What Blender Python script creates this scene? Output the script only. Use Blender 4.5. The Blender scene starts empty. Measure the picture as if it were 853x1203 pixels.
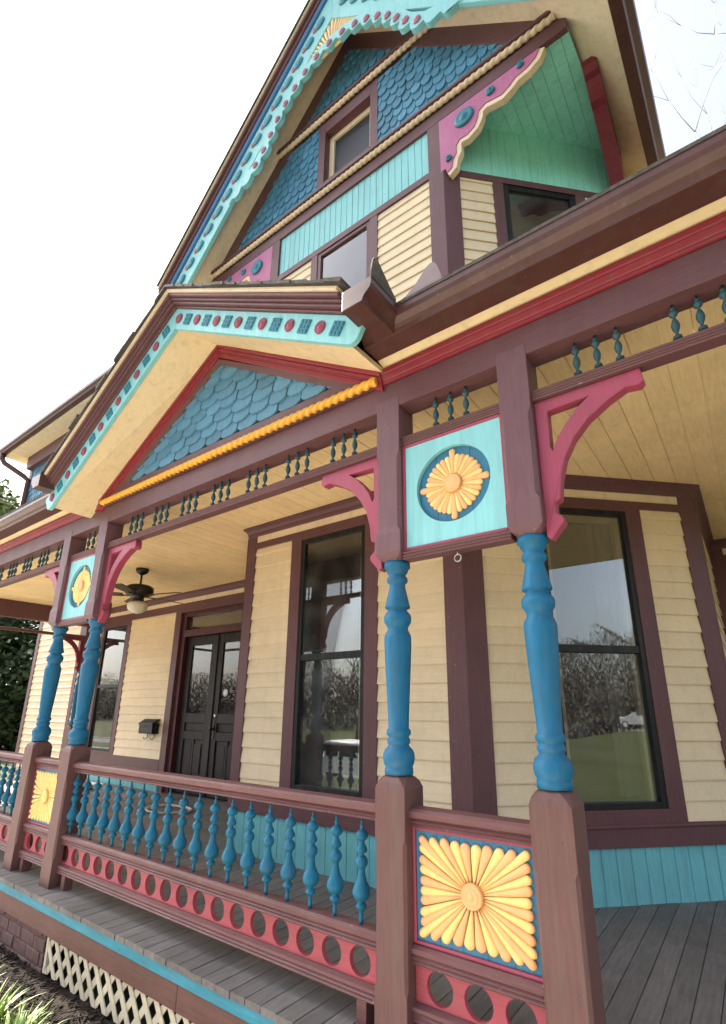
import bpy, bmesh, math, random
from mathutils import Vector, Matrix, geometry
random.seed(7)
C = bpy.context.scene.collection
R = math.radians
PI = math.pi

# ------------------------------------------------------------------ materials
def mat_base(name):
    m = bpy.data.materials.new(name); m.use_nodes = True
    nt = m.node_tree; b = nt.nodes['Principled BSDF']
    return m, nt, b

def paint(name, rgb, rough=.5, var=.10, dirt=.18, grain=(40, 40, 3), bump=.22, island=0.0, chips=0.0, chiprgb=(.30, .24, .18), spec=.35, drip=.10):
    """weathered painted wood: faded patches, streaks of grime, brush grain and a little chipping"""
    m, nt, b = mat_base(name); N = nt.nodes; L = nt.links
    geo = N.new('ShaderNodeNewGeometry')
    big = N.new('ShaderNodeTexNoise'); big.inputs['Scale'].default_value = 2.3; big.inputs['Detail'].default_value = 5; big.inputs['Roughness'].default_value = .62
    L.new(geo.outputs['Position'], big.inputs['Vector'])
    mp = N.new('ShaderNodeMapping'); mp.inputs['Scale'].default_value = grain
    L.new(geo.outputs['Position'], mp.inputs['Vector'])
    fine = N.new('ShaderNodeTexNoise'); fine.inputs['Scale'].default_value = 1.6; fine.inputs['Detail'].default_value = 6; fine.inputs['Roughness'].default_value = .6
    L.new(mp.outputs[0], fine.inputs['Vector'])
    # value variation
    mr = N.new('ShaderNodeMapRange'); mr.inputs['From Min'].default_value = .3; mr.inputs['From Max'].default_value = .7
    mr.inputs['To Min'].default_value = 1 - var; mr.inputs['To Max'].default_value = 1 + var
    L.new(big.outputs['Fac'], mr.inputs['Value'])
    mr2 = N.new('ShaderNodeMapRange'); mr2.inputs['From Min'].default_value = .3; mr2.inputs['From Max'].default_value = .7
    mr2.inputs['To Min'].default_value = 1 - var * 1.1; mr2.inputs['To Max'].default_value = 1 + var * 1.1
    L.new(fine.outputs['Fac'], mr2.inputs['Value'])
    mul = N.new('ShaderNodeMath'); mul.operation = 'MULTIPLY'
    L.new(mr.outputs[0], mul.inputs[0]); L.new(mr2.outputs[0], mul.inputs[1])
    last = mul.outputs[0]
    if island:
        mi = N.new('ShaderNodeMapRange'); mi.inputs['To Min'].default_value = 1 - island; mi.inputs['To Max'].default_value = 1 + island
        L.new(geo.outputs['Random Per Island'], mi.inputs['Value'])
        m3 = N.new('ShaderNodeMath'); m3.operation = 'MULTIPLY'
        L.new(last, m3.inputs[0]); L.new(mi.outputs[0], m3.inputs[1]); last = m3.outputs[0]
    sc = N.new('ShaderNodeVectorMath'); sc.operation = 'SCALE'; sc.inputs[0].default_value = rgb
    L.new(last, sc.inputs['Scale'])
    # grime in its own shape
    gr = N.new('ShaderNodeTexNoise'); gr.inputs['Scale'].default_value = 6.5; gr.inputs['Detail'].default_value = 8; gr.inputs['Roughness'].default_value = .7
    L.new(geo.outputs['Position'], gr.inputs['Vector'])
    cr = N.new('ShaderNodeValToRGB'); cr.color_ramp.elements[0].position = .52; cr.color_ramp.elements[1].position = .78
    cr.color_ramp.elements[0].color = (0, 0, 0, 1); cr.color_ramp.elements[1].color = (dirt, dirt, dirt, 1)
    L.new(gr.outputs['Fac'], cr.inputs[0])
    mx = N.new('ShaderNodeMixRGB'); mx.inputs[2].default_value = (.10, .08, .06, 1)
    L.new(cr.outputs[0], mx.inputs[0]); L.new(sc.outputs[0], mx.inputs[1])
    col = mx.outputs[0]
    if drip:
        md = N.new('ShaderNodeMapping'); md.inputs['Scale'].default_value = (17, 17, .9); L.new(geo.outputs['Position'], md.inputs['Vector'])
        dn = N.new('ShaderNodeTexNoise'); dn.inputs['Scale'].default_value = 1.0; dn.inputs['Detail'].default_value = 6; dn.inputs['Roughness'].default_value = .65; L.new(md.outputs[0], dn.inputs['Vector'])
        dr = N.new('ShaderNodeValToRGB'); dr.color_ramp.elements[0].position = .50; dr.color_ramp.elements[1].position = .74
        dr.color_ramp.elements[0].color = (0, 0, 0, 1); dr.color_ramp.elements[1].color = (drip * 2.4, drip * 2.4, drip * 2.4, 1); L.new(dn.outputs['Fac'], dr.inputs[0])
        m5 = N.new('ShaderNodeMixRGB'); m5.inputs[2].default_value = (.13, .11, .085, 1); L.new(dr.outputs[0], m5.inputs[0]); L.new(col, m5.inputs[1]); col = m5.outputs[0]
    if chips:
        ch = N.new('ShaderNodeTexNoise'); ch.inputs['Scale'].default_value = 38; ch.inputs['Detail'].default_value = 5; ch.inputs['Roughness'].default_value = .65
        L.new(geo.outputs['Position'], ch.inputs['Vector'])
        cc = N.new('ShaderNodeValToRGB'); cc.color_ramp.elements[0].position = .70 - chips * .06; cc.color_ramp.elements[1].position = .715 - chips * .06
        cc.color_ramp.elements[0].color = (0, 0, 0, 1); cc.color_ramp.elements[1].color = (.8, .8, .8, 1)
        L.new(ch.outputs['Fac'], cc.inputs[0])
        m4 = N.new('ShaderNodeMixRGB'); m4.inputs[2].default_value = (*chiprgb, 1)
        L.new(cc.outputs[0], m4.inputs[0]); L.new(col, m4.inputs[1]); col = m4.outputs[0]
    L.new(col, b.inputs['Base Color'])
    rr = N.new('ShaderNodeMapRange'); rr.inputs['To Min'].default_value = rough - .12; rr.inputs['To Max'].default_value = rough + .16
    L.new(gr.outputs['Fac'], rr.inputs['Value']); L.new(rr.outputs[0], b.inputs['Roughness'])
    b.inputs['Specular IOR Level'].default_value = spec
    bp = N.new('ShaderNodeBump'); bp.inputs['Strength'].default_value = bump; bp.inputs['Distance'].default_value = .006
    L.new(fine.outputs['Fac'], bp.inputs['Height']); L.new(bp.outputs[0], b.inputs['Normal'])
    return m

def simple(name, rgb, rough=.6, metal=0, spec=.4):
    m, nt, b = mat_base(name)
    N = nt.nodes; L = nt.links
    geo = N.new('ShaderNodeNewGeometry')
    n = N.new('ShaderNodeTexNoise'); n.inputs['Scale'].default_value = 9; n.inputs['Detail'].default_value = 5
    L.new(geo.outputs['Position'], n.inputs['Vector'])
    mr = N.new('ShaderNodeMapRange'); mr.inputs['To Min'].default_value = .8; mr.inputs['To Max'].default_value = 1.2
    L.new(n.outputs['Fac'], mr.inputs['Value'])
    sc = N.new('ShaderNodeVectorMath'); sc.operation = 'SCALE'; sc.inputs[0].default_value = rgb
    L.new(mr.outputs[0], sc.inputs['Scale']); L.new(sc.outputs[0], b.inputs['Base Color'])
    b.inputs['Roughness'].default_value = rough; b.inputs['Metallic'].default_value = metal
    b.inputs['Specular IOR Level'].default_value = spec
    return m

VG = (45, 45, 4); HG = (4, 45, 60)
M = {}
M['maroon'] = paint('maroon_paint', (.122, .050, .054), .48, grain=VG, dirt=.15, chips=.25)
M['maroon_h'] = paint('maroon_paint_long_grain', (.122, .050, .054), .48, grain=HG, dirt=.15, chips=.25)
M['maroon_skylit'] = paint('maroon_paint_skylit', (.140, .064, .072), .48, grain=VG, dirt=.15, chips=.1)  # maroon made lighter and bluer to carry sky light and flare on upper posts
M['gutter'] = paint('brown_gutter_enamel', (.085, .034, .028), .34, grain=(6, 6, 6), bump=.03, dirt=.2, chips=.25, chiprgb=(.20, .16, .14), spec=.4)
M['blue'] = paint('blue_post_paint', (.006, .122, .235), .5, grain=(30, 30, 5), dirt=.14, spec=.3)
M['balblue'] = paint('blue_baluster_paint', (.006, .120, .205), .5, grain=(30, 30, 5), dirt=.14, spec=.3)
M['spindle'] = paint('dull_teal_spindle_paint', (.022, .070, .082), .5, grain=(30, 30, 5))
M['teal'] = paint('pale_turquoise_paint', (.235, .565, .58), .5, var=.06, dirt=.06, grain=VG)
M['tealwall'] = paint('turquoise_beadboard_paint', (.16, .47, .49), .5, var=.1, dirt=.16, grain=VG)
M['tealedge'] = paint('teal_deck_edge_paint', (.04, .25, .33), .5, var=.15, dirt=.25, grain=HG, chips=.5)
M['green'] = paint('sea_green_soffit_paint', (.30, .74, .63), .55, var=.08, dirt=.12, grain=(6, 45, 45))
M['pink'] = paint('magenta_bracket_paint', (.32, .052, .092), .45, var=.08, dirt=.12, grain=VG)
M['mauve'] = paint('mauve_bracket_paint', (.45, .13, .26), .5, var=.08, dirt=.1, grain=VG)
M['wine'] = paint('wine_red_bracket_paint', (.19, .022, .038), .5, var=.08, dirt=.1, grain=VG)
M['coral'] = paint('coral_board_paint', (.33, .056, .074), .48, var=.12, dirt=.16, grain=HG, chips=.1)
M['red'] = paint('red_moulding_paint', (.24, .022, .034), .45, var=.08, dirt=.1, grain=HG)
M['yellow'] = paint('butter_yellow_paint', (.76, .61, .36), .55, var=.04, dirt=.03, grain=HG)
M['ceil'] = paint('yellow_ceiling_paint', (.85, .63, .335), .55, var=.07, dirt=.10, grain=(45, 4, 45), island=.05, drip=.04)
M['cream'] = paint('cream_siding_paint', (.765, .61, .395), .55, var=.05, dirt=.14, grain=HG, island=.045, drip=.03)
M['creamtrim'] = paint('cream_trim_paint', (.77, .61, .42), .5, var=.05, dirt=.08, grain=HG)
M['tan'] = paint('tan_soffit_paint', (.80, .66, .47), .6, var=.04, dirt=.05, grain=(5, 5, 5))
M['petaly'] = paint('yellow_petal_paint', (.85, .60, .205), .45, var=.05, dirt=.08, grain=(12, 12, 12), bump=.05)
M['petalo'] = paint('apricot_petal_paint', (.82, .43, .175), .45, var=.05, dirt=.08, grain=(12, 12, 12), bump=.05)
M['rope'] = paint('orange_yellow_rope_paint', (.78, .40, .045), .45, var=.08, dirt=.12, grain=(12, 12, 12), bump=.05)
M['panelblue'] = paint('deep_blue_panel_paint', (.035, .17, .28), .5, var=.12, dirt=.12, grain=VG)
M['shingle'] = paint('blue_shingle_paint', (.085, .225, .325), .6, var=.12, dirt=.2, grain=VG, island=.18)
M['shingleup'] = paint('deep_blue_shingle_paint', (.075, .23, .35), .6, var=.12, dirt=.2, grain=VG, island=.2)
M['rosette_b'] = paint('blue_rosette_paint', (.03, .20, .27), .5, grain=(15, 15, 15))
M['rosette_r'] = paint('red_rosette_paint', (.30, .048, .075), .5, grain=(15, 15, 15))
M['rosette_p'] = paint('mauve_rosette_paint', (.42, .155, .23), .5, grain=(15, 15, 15))
M['bluemould'] = paint('blue_moulding_paint', (.03, .15, .32), .4, grain=HG)
M['roof'] = paint('weathered_asphalt_shingle', (.075, .066, .058), .9, var=.3, dirt=.3, grain=(30, 30, 30), bump=.5, island=.2, spec=.1)
M['moss'] = paint('mossy_flashing', (.12, .10, .07), .8, var=.4, dirt=.6, grain=(30, 30, 30), bump=.3)
M['flash'] = paint('purple_brown_flashing', (.16, .10, .11), .4, grain=(10, 10, 10), bump=.03)
M['black'] = paint('black_storm_frame', (.010, .010, .011), .45, grain=(10, 10, 10), bump=.02, dirt=.06, spec=.3)
M['doorpaint'] = paint('dark_door_varnish', (.014, .0095, .0095), .48, grain=VG, dirt=.08, spec=.25)
M['doorred'] = paint('dark_red_door_trim', (.075, .018, .022), .45, grain=HG)
M['interior'] = simple('dim_interior', (.03, .028, .026), .9)
M['curtain'] = simple('grey_curtain', (.16, .155, .15), .9)
M['metal'] = simple('dark_bronze_metal', (.035, .030, .028), .4, .6)
M['bronze_blade'] = simple('walnut_fan_blade', (.055, .030, .020), .45)
M['bowl'] = simple('frosted_glass_bowl', (.72, .66, .52), .3)
M['steel'] = simple('galvanised_steel', (.45, .44, .42), .35, .8)
M['hose'] = simple('pale_rubber_hose', (.42, .40, .36), .6)
M['whitepl'] = simple('white_enamel', (.75, .75, .73), .3)
M['lattice'] = paint('cream_lattice_paint', (.72, .62, .44), .6, var=.1, dirt=.35, grain=(20, 20, 20), island=.08)
M['skirt'] = paint('brown_skirt_paint', (.15, .072, .058), .55, var=.12, dirt=.25, grain=HG, chips=.2)
M['newel'] = paint('faded_brown_newel_paint', (.125, .058, .052), .5, drip=.16, var=.12, dirt=.16, grain=VG, chips=.3, chiprgb=(.07, .03, .03))
M['rail'] = paint('faded_rose_brown_rail_paint', (.138, .056, .056), .48, var=.12, dirt=.16, grain=HG, chips=.22, chiprgb=(.32, .24, .17))
M['deck'] = paint('grey_worn_decking', (.150, .140, .131), .6, var=.22, dirt=.4, grain=(40, 3, 40), island=.16, bump=.25, chips=.3, chiprgb=(.22, .19, .16))
M['leaf'] = simple('evergreen_leaf', (.020, .036, .014), .6, spec=.15)
M['twig'] = simple('brown_twigs', (.055, .046, .038), .9, spec=.1)
M['silver'] = simple('silver_car_paint', (.20, .205, .215), .3, .3)
M['screen'] = simple('dark_window_screen', (.020, .022, .027), .35, spec=.25)
M['blind'] = simple('white_roller_blind', (.86, .87, .90), .7)
M['fancream'] = paint('apricot_cream_fan_paint', (.80, .57, .29), .5, var=.05, dirt=.06, grain=(12, 12, 12), bump=.05)
M['leaf2'] = simple('spring_leaf', (.16, .20, .05), .55)
M['bark_glare'] = simple('glare_washed_twigs', (.30, .28, .26), .9, spec=.1)  # bark colour paled to imitate the bright sky glare around the twigs
M['bark'] = paint('grey_bark', (.11, .085, .065), .9, var=.3, grain=(20, 20, 4), bump=.5, dirt=.3)
M['grassblade'] = simple('strap_leaf_green', (.20, .28, .075), .5)
M['dryblade'] = simple('dry_straw_leaf', (.45, .36, .18), .7)
M['truck'] = simple('white_truck_paint', (.75, .76, .78), .25, spec=.6)
M['tyre'] = simple('tyre_rubber', (.02, .02, .02), .8)
M['darkglass'] = simple('tinted_car_glass', (.015, .017, .02), .08, spec=.6)

def glass_mat():
    m = bpy.data.materials.new('window_glass'); m.use_nodes = True
    nt = m.node_tree; N = nt.nodes; L = nt.links
    N.remove(N['Principled BSDF']); out = N['Material Output']
    tr = N.new('ShaderNodeBsdfTransparent'); tr.inputs[0].default_value = (.80, .82, .80, 1)
    gl = N.new('ShaderNodeBsdfGlossy'); gl.inputs['Roughness'].default_value = .004
    fr = N.new('ShaderNodeFresnel'); fr.inputs['IOR'].default_value = 1.5
    mu = N.new('ShaderNodeMath'); mu.operation = 'MULTIPLY'; mu.inputs[1].default_value = 2.7; mu.use_clamp = True
    geo = N.new('ShaderNodeNewGeometry')
    no = N.new('ShaderNodeTexNoise'); no.inputs['Scale'].default_value = 3.2; no.inputs['Detail'].default_value = 1
    L.new(geo.outputs['Position'], no.inputs['Vector'])
    bp = N.new('ShaderNodeBump'); bp.inputs['Strength'].default_value = .014; bp.inputs['Distance'].default_value = .02
    L.new(no.outputs['Fac'], bp.inputs['Height']); L.new(bp.outputs[0], gl.inputs['Normal'])
    L.new(fr.outputs[0], mu.inputs[0])
    mx = N.new('ShaderNodeMixShader'); L.new(mu.outputs[0], mx.inputs[0]); L.new(tr.outputs[0], mx.inputs[1]); L.new(gl.outputs[0], mx.inputs[2])
    # dusty film
    df = N.new('ShaderNodeBsdfDiffuse'); df.inputs[0].default_value = (.5, .48, .45, 1)
    d2 = N.new('ShaderNodeTexNoise'); d2.inputs['Scale'].default_value = 4; d2.inputs['Detail'].default_value = 7
    L.new(geo.outputs['Position'], d2.inputs['Vector'])
    mr = N.new('ShaderNodeMapRange'); mr.inputs['From Min'].default_value = .4; mr.inputs['From Max'].default_value = .8; mr.inputs['To Min'].default_value = .02; mr.inputs['To Max'].default_value = .10
    L.new(d2.outputs['Fac'], mr.inputs['Value'])
    m2 = N.new('ShaderNodeMixShader'); L.new(mr.outputs[0], m2.inputs[0]); L.new(mx.outputs[0], m2.inputs[1]); L.new(df.outputs[0], m2.inputs[2])
    L.new(m2.outputs[0], out.inputs['Surface'])
    return m
M['glass'] = glass_mat()

def brick_mat():
    m, nt, b = mat_base('painted_brown_brick'); N = nt.nodes; L = nt.links
    geo = N.new('ShaderNodeNewGeometry')
    n = N.new('ShaderNodeTexNoise'); n.inputs['Scale'].default_value = 14; n.inputs['Detail'].default_value = 7
    L.new(geo.outputs['Position'], n.inputs['Vector'])
    cr = N.new('ShaderNodeValToRGB'); e = cr.color_ramp.elements
    e[0].position = .3; e[0].color = (.08, .04, .036, 1); e[1].position = .75; e[1].color = (.17, .09, .08, 1)
    L.new(n.outputs['Fac'], cr.inputs[0]); L.new(cr.outputs[0], b.inputs['Base Color'])
    b.inputs['Roughness'].default_value = .75
    bp = N.new('ShaderNodeBump'); bp.inputs['Strength'].default_value = .4; bp.inputs['Distance'].default_value = .01
    L.new(n.outputs['Fac'], bp.inputs['Height']); L.new(bp.outputs[0], b.inputs['Normal'])
    return m
M['brick'] = brick_mat()

def ground_mat(name, c0, c1, scale, bump, dist=.03):
    m, nt, b = mat_base(name); N = nt.nodes; L = nt.links
    geo = N.new('ShaderNodeNewGeometry')
    n = N.new('ShaderNodeTexNoise'); n.inputs['Scale'].default_value = scale; n.inputs['Detail'].default_value = 9; n.inputs['Roughness'].default_value = .7
    L.new(geo.outputs['Position'], n.inputs['Vector'])
    n2 = N.new('ShaderNodeTexNoise'); n2.inputs['Scale'].default_value = .35; n2.inputs['Detail'].default_value = 4
    L.new(geo.outputs['Position'], n2.inputs['Vector'])
    ad = N.new('ShaderNodeMath'); ad.operation = 'MULTIPLY_ADD'; ad.inputs[1].default_value = .45; L.new(n2.outputs['Fac'], ad.inputs[0]); 
    mu = N.new('ShaderNodeMath'); mu.operation = 'MULTIPLY'; mu.inputs[1].default_value = .55; L.new(n.outputs['Fac'], mu.inputs[0]); L.new(mu.outputs[0], ad.inputs[2])
    cr = N.new('ShaderNodeValToRGB'); e = cr.color_ramp.elements
    e[0].position = .34; e[0].color = (*c0, 1); e[1].position = .66; e[1].color = (*c1, 1)
    L.new(ad.outputs[0], cr.inputs[0]); L.new(cr.outputs[0], b.inputs['Base Color'])
    b.inputs['Roughness'].default_value = .92; b.inputs['Specular IOR Level'].default_value = .15
    bp = N.new('ShaderNodeBump'); bp.inputs['Strength'].default_value = bump; bp.inputs['Distance'].default_value = dist
    L.new(n.outputs['Fac'], bp.inputs['Height']); L.new(bp.outputs[0], b.inputs['Normal'])
    return m
M['lawn'] = ground_mat('lawn', (.030, .042, .014), (.070, .074, .030), 9, .6)
M['mulch'] = ground_mat('dark_mulch', (.012, .010, .009), (.06, .045, .035), 26, 1.0, .05)
M['asphalt'] = ground_mat('asphalt', (.10, .098, .095), (.16, .155, .15), 30, .2)
M['concrete'] = ground_mat('concrete', (.42, .375, .325), (.56, .50, .44), 18, .3)

# ------------------------------------------------------------------ mesh builder
ORG = {}
class MB:
    def __init__(s, F=None):
        s.v = []; s.f = []; s.M = F or Matrix.Identity(4); s.sm = []; s.cur = False
    def add(s, vs, fs, smooth=None):
        o = len(s.v); s.v += [s.M @ Vector(p) for p in vs]
        s.f += [tuple(i + o for i in f) for f in fs]; s.sm += [s.cur if smooth is None else smooth] * len(fs)
        return s
    def box(s, a0, a1, b0, b1, c0, c1):
        v = [(x, y, z) for x in (a0, a1) for y in (b0, b1) for z in (c0, c1)]
        return s.add(v, [(0, 1, 3, 2), (4, 6, 7, 5), (0, 4, 5, 1), (2, 3, 7, 6), (0, 2, 6, 4), (1, 5, 7, 3)])
    def bar(s, p, q, w, h, up=(0, 0, 1)):
        p = Vector(p); q = Vector(q); d = (q - p).normalized(); up = Vector(up)
        a = d.cross(up).normalized(); b = a.cross(d)
        v = [e + a * (w / 2 * i) + b * (h / 2 * j) for e in (p, q) for i, j in ((-1, -1), (1, -1), (1, 1), (-1, 1))]
        return s.add(v, [(0, 1, 2, 3), (7, 6, 5, 4), (0, 4, 5, 1), (1, 5, 6, 2), (2, 6, 7, 3), (3, 7, 4, 0)])
    def prism(s, out, d0, d1, holes=(), axes=(0, 2, 1)):
        """polygon in two axes, extruded along the third from d0 to d1"""
        loops = [list(out)] + [list(h) for h in holes]
        flat = [p for l in loops for p in l]
        tris = geometry.tessellate_polygon([[Vector((p[0], p[1], 0)) for p in l] for l in loops]) if (holes or len(out) > 4) else None
        n = len(flat)
        def P(p, d):
            r = [0, 0, 0]; r[axes[0]] = p[0]; r[axes[1]] = p[1]; r[axes[2]] = d; return r
        vs = [P(p, d0) for p in flat] + [P(p, d1) for p in flat]
        fs = []
        if tris is None: fs += [tuple(range(n)), tuple(range(2 * n - 1, n - 1, -1))]
        else:
            for t in tris: fs.append(tuple(t)); fs.append(tuple(i + n for i in reversed(t)))
        o = 0
        for l in loops:
            k = len(l)
            for i in range(k): fs.append((o + i, o + (i + 1) % k, n + o + (i + 1) % k, n + o + i))
            o += k
        return s.add(vs, fs)
    def loft(s, rings, cap=True, smooth=None, closed=True):
        n = len(rings[0]); vs = [p for r in rings for p in r]; fs = []
        for i in range(len(rings) - 1):
            for j in range(n if closed else n - 1):
                fs.append((i * n + j, i * n + (j + 1) % n, (i + 1) * n + (j + 1) % n, (i + 1) * n + j))
        s.add(vs, fs, smooth)
        if cap:
            s.add(rings[0], [tuple(range(n))], False); s.add(rings[-1], [tuple(range(n))], False)
        return s
    def lathe(s, prof, cx=0, cy=0, seg=20, smooth=True):
        rings = [[(cx + r * math.cos(2 * PI * k / seg), cy + r * math.sin(2 * PI * k / seg), z) for k in range(seg)] for z, r in prof]
        return s.loft(rings, True, smooth)
    def lathe_d(s, prof, u, z, seg=16, smooth=True):
        """lathe around the outward axis (local y): prof = [(d, r)]"""
        rings = [[(u + r * math.cos(2 * PI * k / seg), d, z + r * math.sin(2 * PI * k / seg)) for k in range(seg)] for d, r in prof]
        return s.loft(rings, True, smooth)
    def tube(s, pts, r, seg=8, smooth=True):
        pts = [Vector(p) for p in pts]; rings = []; up = Vector((0.13, .31, .94))
        for i, p in enumerate(pts):
            t = (pts[min(i + 1, len(pts) - 1)] - pts[max(i - 1, 0)]).normalized()
            a = t.cross(up)
            if a.length < 1e-4: a = t.cross(Vector((1, 0, 0)))
            a.normalize(); b = t.cross(a)
            rr = r[i] if isinstance(r, (list, tuple)) else r
            rings.append([p + a * (rr * math.cos(2 * PI * k / seg)) + b * (rr * math.sin(2 * PI * k / seg)) for k in range(seg)])
        return s.loft(rings, True, smooth)
    def sweep(s, prof, p, q, outv, upv):
        """extrude a profile (a along outv, b along upv) straight from p to q"""
        p = Vector(p); q = Vector(q); o = Vector(outv); u = Vector(upv)
        n = len(prof)
        vs = [p + o * a + u * b for a, b in prof] + [q + o * a + u * b for a, b in prof]
        tr = geometry.tessellate_polygon([[Vector((a, b, 0)) for a, b in prof]])
        fs = [(i, (i + 1) % n, n + (i + 1) % n, n + i) for i in range(n)]
        for t in tr: fs.append(tuple(t)); fs.append(tuple(i + n for i in reversed(t)))
        return s.add(vs, fs)
    def petal(s, u0, z0, ang, r0, r1, w0, w1, d0, h, n=9):
        """a rounded raised petal lying on the panel"""
        ca, sa = math.cos(ang), math.sin(ang); rings = []
        Ln = r1 - r0
        ts = [0, .3, .6, .8, .88, .93, .965, .99, 1.0]
        for t in ts:
            w = w0 + (w1 - w0) * t; l = r0 + Ln * t
            tip = (Ln * (1 - t)) / max(w1, 1e-5)
            k = 1.0 if tip >= 1 else max(.10, math.sqrt(max(0, 1 - (1 - tip) ** 2)))
            w *= k; hh = h * (.45 + .55 * min(1, t * 1.6)) * (.35 + .65 * k)
            ring = []
            for j in range(n):
                a = PI * j / (n - 1)
                x = w * math.cos(a); y = hh * (math.sin(a) ** .6)
                ring.append((u0 + ca * l - sa * x, d0 + y, z0 + sa * l + ca * x))
            rings.append(ring)
        return s.loft(rings, True, True, closed=True)
    def rope(s, p, q, r, pitch, outv, upv, lobes=2, seg=18, amp=.3):
        p = Vector(p); q = Vector(q); L = (q - p).length; o = Vector(outv); u = Vector(upv); n = max(2, int(L / pitch * 9)); rings = []
        for i in range(n + 1):
            c = p.lerp(q, i / n); ph = 2 * PI * (L * i / n) / pitch
            ring = []
            for k in range(seg):
                a = 2 * PI * k / seg; rr = r * (1 + amp * math.cos(lobes * a - ph)) / (1 + amp * .5)
                ring.append(c + o * (rr * math.cos(a)) + u * (rr * math.sin(a)))
            rings.append(ring)
        return s.loft(rings, True, True)
    def build(s, name, m, parent=None, loc=None, bevel=0, seg=2, auto=None):
        org = ORG.get(parent.name, Vector()) if parent else Vector(loc or (0, 0, 0))
        me = bpy.data.meshes.new(name)
        me.from_pydata([tuple(p - org) for p in s.v], [], s.f)
        me.polygons.foreach_set('use_smooth', s.sm)
        bm = bmesh.new(); bm.from_mesh(me)
        bmesh.ops.remove_doubles(bm, verts=bm.verts, dist=1e-6)
        bmesh.ops.recalc_face_normals(bm, faces=bm.faces)
        bm.to_mesh(me); bm.free(); me.update()
        for mm in (m if isinstance(m, (list, tuple)) else [m]): me.materials.append(mm)
        o = bpy.data.objects.new(name, me); C.objects.link(o)
        if parent: o.parent = parent
        else: o.location = org
        ORG[o.name] = org
        if bevel:
            b = o.modifiers.new('soft_edges', 'BEVEL'); b.width = bevel; b.segments = seg; b.limit_method = 'ANGLE'; b.angle_limit = R(40)
        return o

def thing(name, label, cat, loc, group=None, kind=None):
    o = bpy.data.objects.new(name, None); C.objects.link(o); o.location = loc; o.empty_display_size = .1
    ORG[o.name] = Vector(loc); tag(o, label, cat, group, kind); return o
def tag(o, label=None, cat=None, group=None, kind=None):
    if label: o['label'] = label
    if cat: o['category'] = cat
    if group: o['group'] = group
    if kind: o['kind'] = kind
    return o
def struct(o): o['kind'] = 'structure'; return o
def copy_tree(o, parent=None):
    c = o.copy(); C.objects.link(c)
    if parent: c.parent = parent
    for ch in list(o.children): copy_tree(ch, c)
    return c

def frame(origin, u, d):
    u = Vector(u).normalized(); d = Vector(d).normalized(); z = Vector((0, 0, 1))
    m = Matrix.Identity(4)
    for i in range(3): m[i][0] = u[i]; m[i][1] = d[i]; m[i][2] = z[i]; m[i][3] = origin[i]
    return m
# wall frames: local (u along the wall, d outward, z up)
YF = 1.437
F_porch = frame((0, 0, 0), (1, 0, 0), (0, -1, 0))
F_bay = frame((0, YF, 0), (1, 0, 0), (0, -1, 0))
S2 = math.sqrt(.5)
F_facet = frame((-1.65, YF, 0), (S2, S2, 0), (S2, -S2, 0))
F_facetL = frame((-4.15, YF, 0), (-S2, S2, 0), (-S2, -S2, 0))
F_side = frame((-.175, 2.912, 0), (0, 1, 0), (1, 0, 0))
YD = 2.93
F_door = frame((0, YD, 0), (1, 0, 0), (0, -1, 0))

def circ(x, z, r, n=28, rz=None): return [(x + r * math.cos(2 * PI * k / n), z + (rz or r) * math.sin(2 * PI * k / n)) for k in range(n)]
def siding(F, u0, u1, z0, z1, parent, ex=.135, m='cream', label=None):
    b = MB(F); z = z0
    while z < z1 - .01:
        zt = min(z + ex, z1); jit = random.uniform(-.0015, .0015)
        nb = random.choice([1, 1, 2]) if u1 - u0 > .9 else 1
        cuts = [u0, u1] if nb == 1 else [u0, random.uniform(u0 + .2, u1 - .2), u1]
        for a, c in zip(cuts[:-1], cuts[1:]):
            j2 = random.uniform(-.001, .001)
            pr = [(-.012, z), (.017 + jit + j2, z - .004), (.019 + jit + j2, z + .006), (.004, zt + .004), (-.012, zt + .004)]
            b.prism([(d, zz) for d, zz in pr], a, c - (.0015 if c < u1 else 0), axes=(1, 2, 0))
        z += ex
    o = b.build('siding', M[m], parent)
    if label: o['label'] = label
    return o
def beadboard(F, u0, u1, z0, z1, parent, name, m, w=.085, d=.004):
    b = MB(F); n = max(1, round((u1 - u0) / w)); w = (u1 - u0) / n
    b.box(u0, u1, -.012, -.002, z0, z1)
    for i in range(n):
        a = u0 + i * w + .0022; c = u0 + (i + 1) * w - .0022; t = d + random.uniform(-.0008, .0008)
        b.prism([(a, -.004), (a, t - .003), (a + .003, t), (c - .003, t), (c, t - .003), (c, -.004)], z0, z1, axes=(0, 1, 2))
    return b.build(name, M[m], parent)

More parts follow.
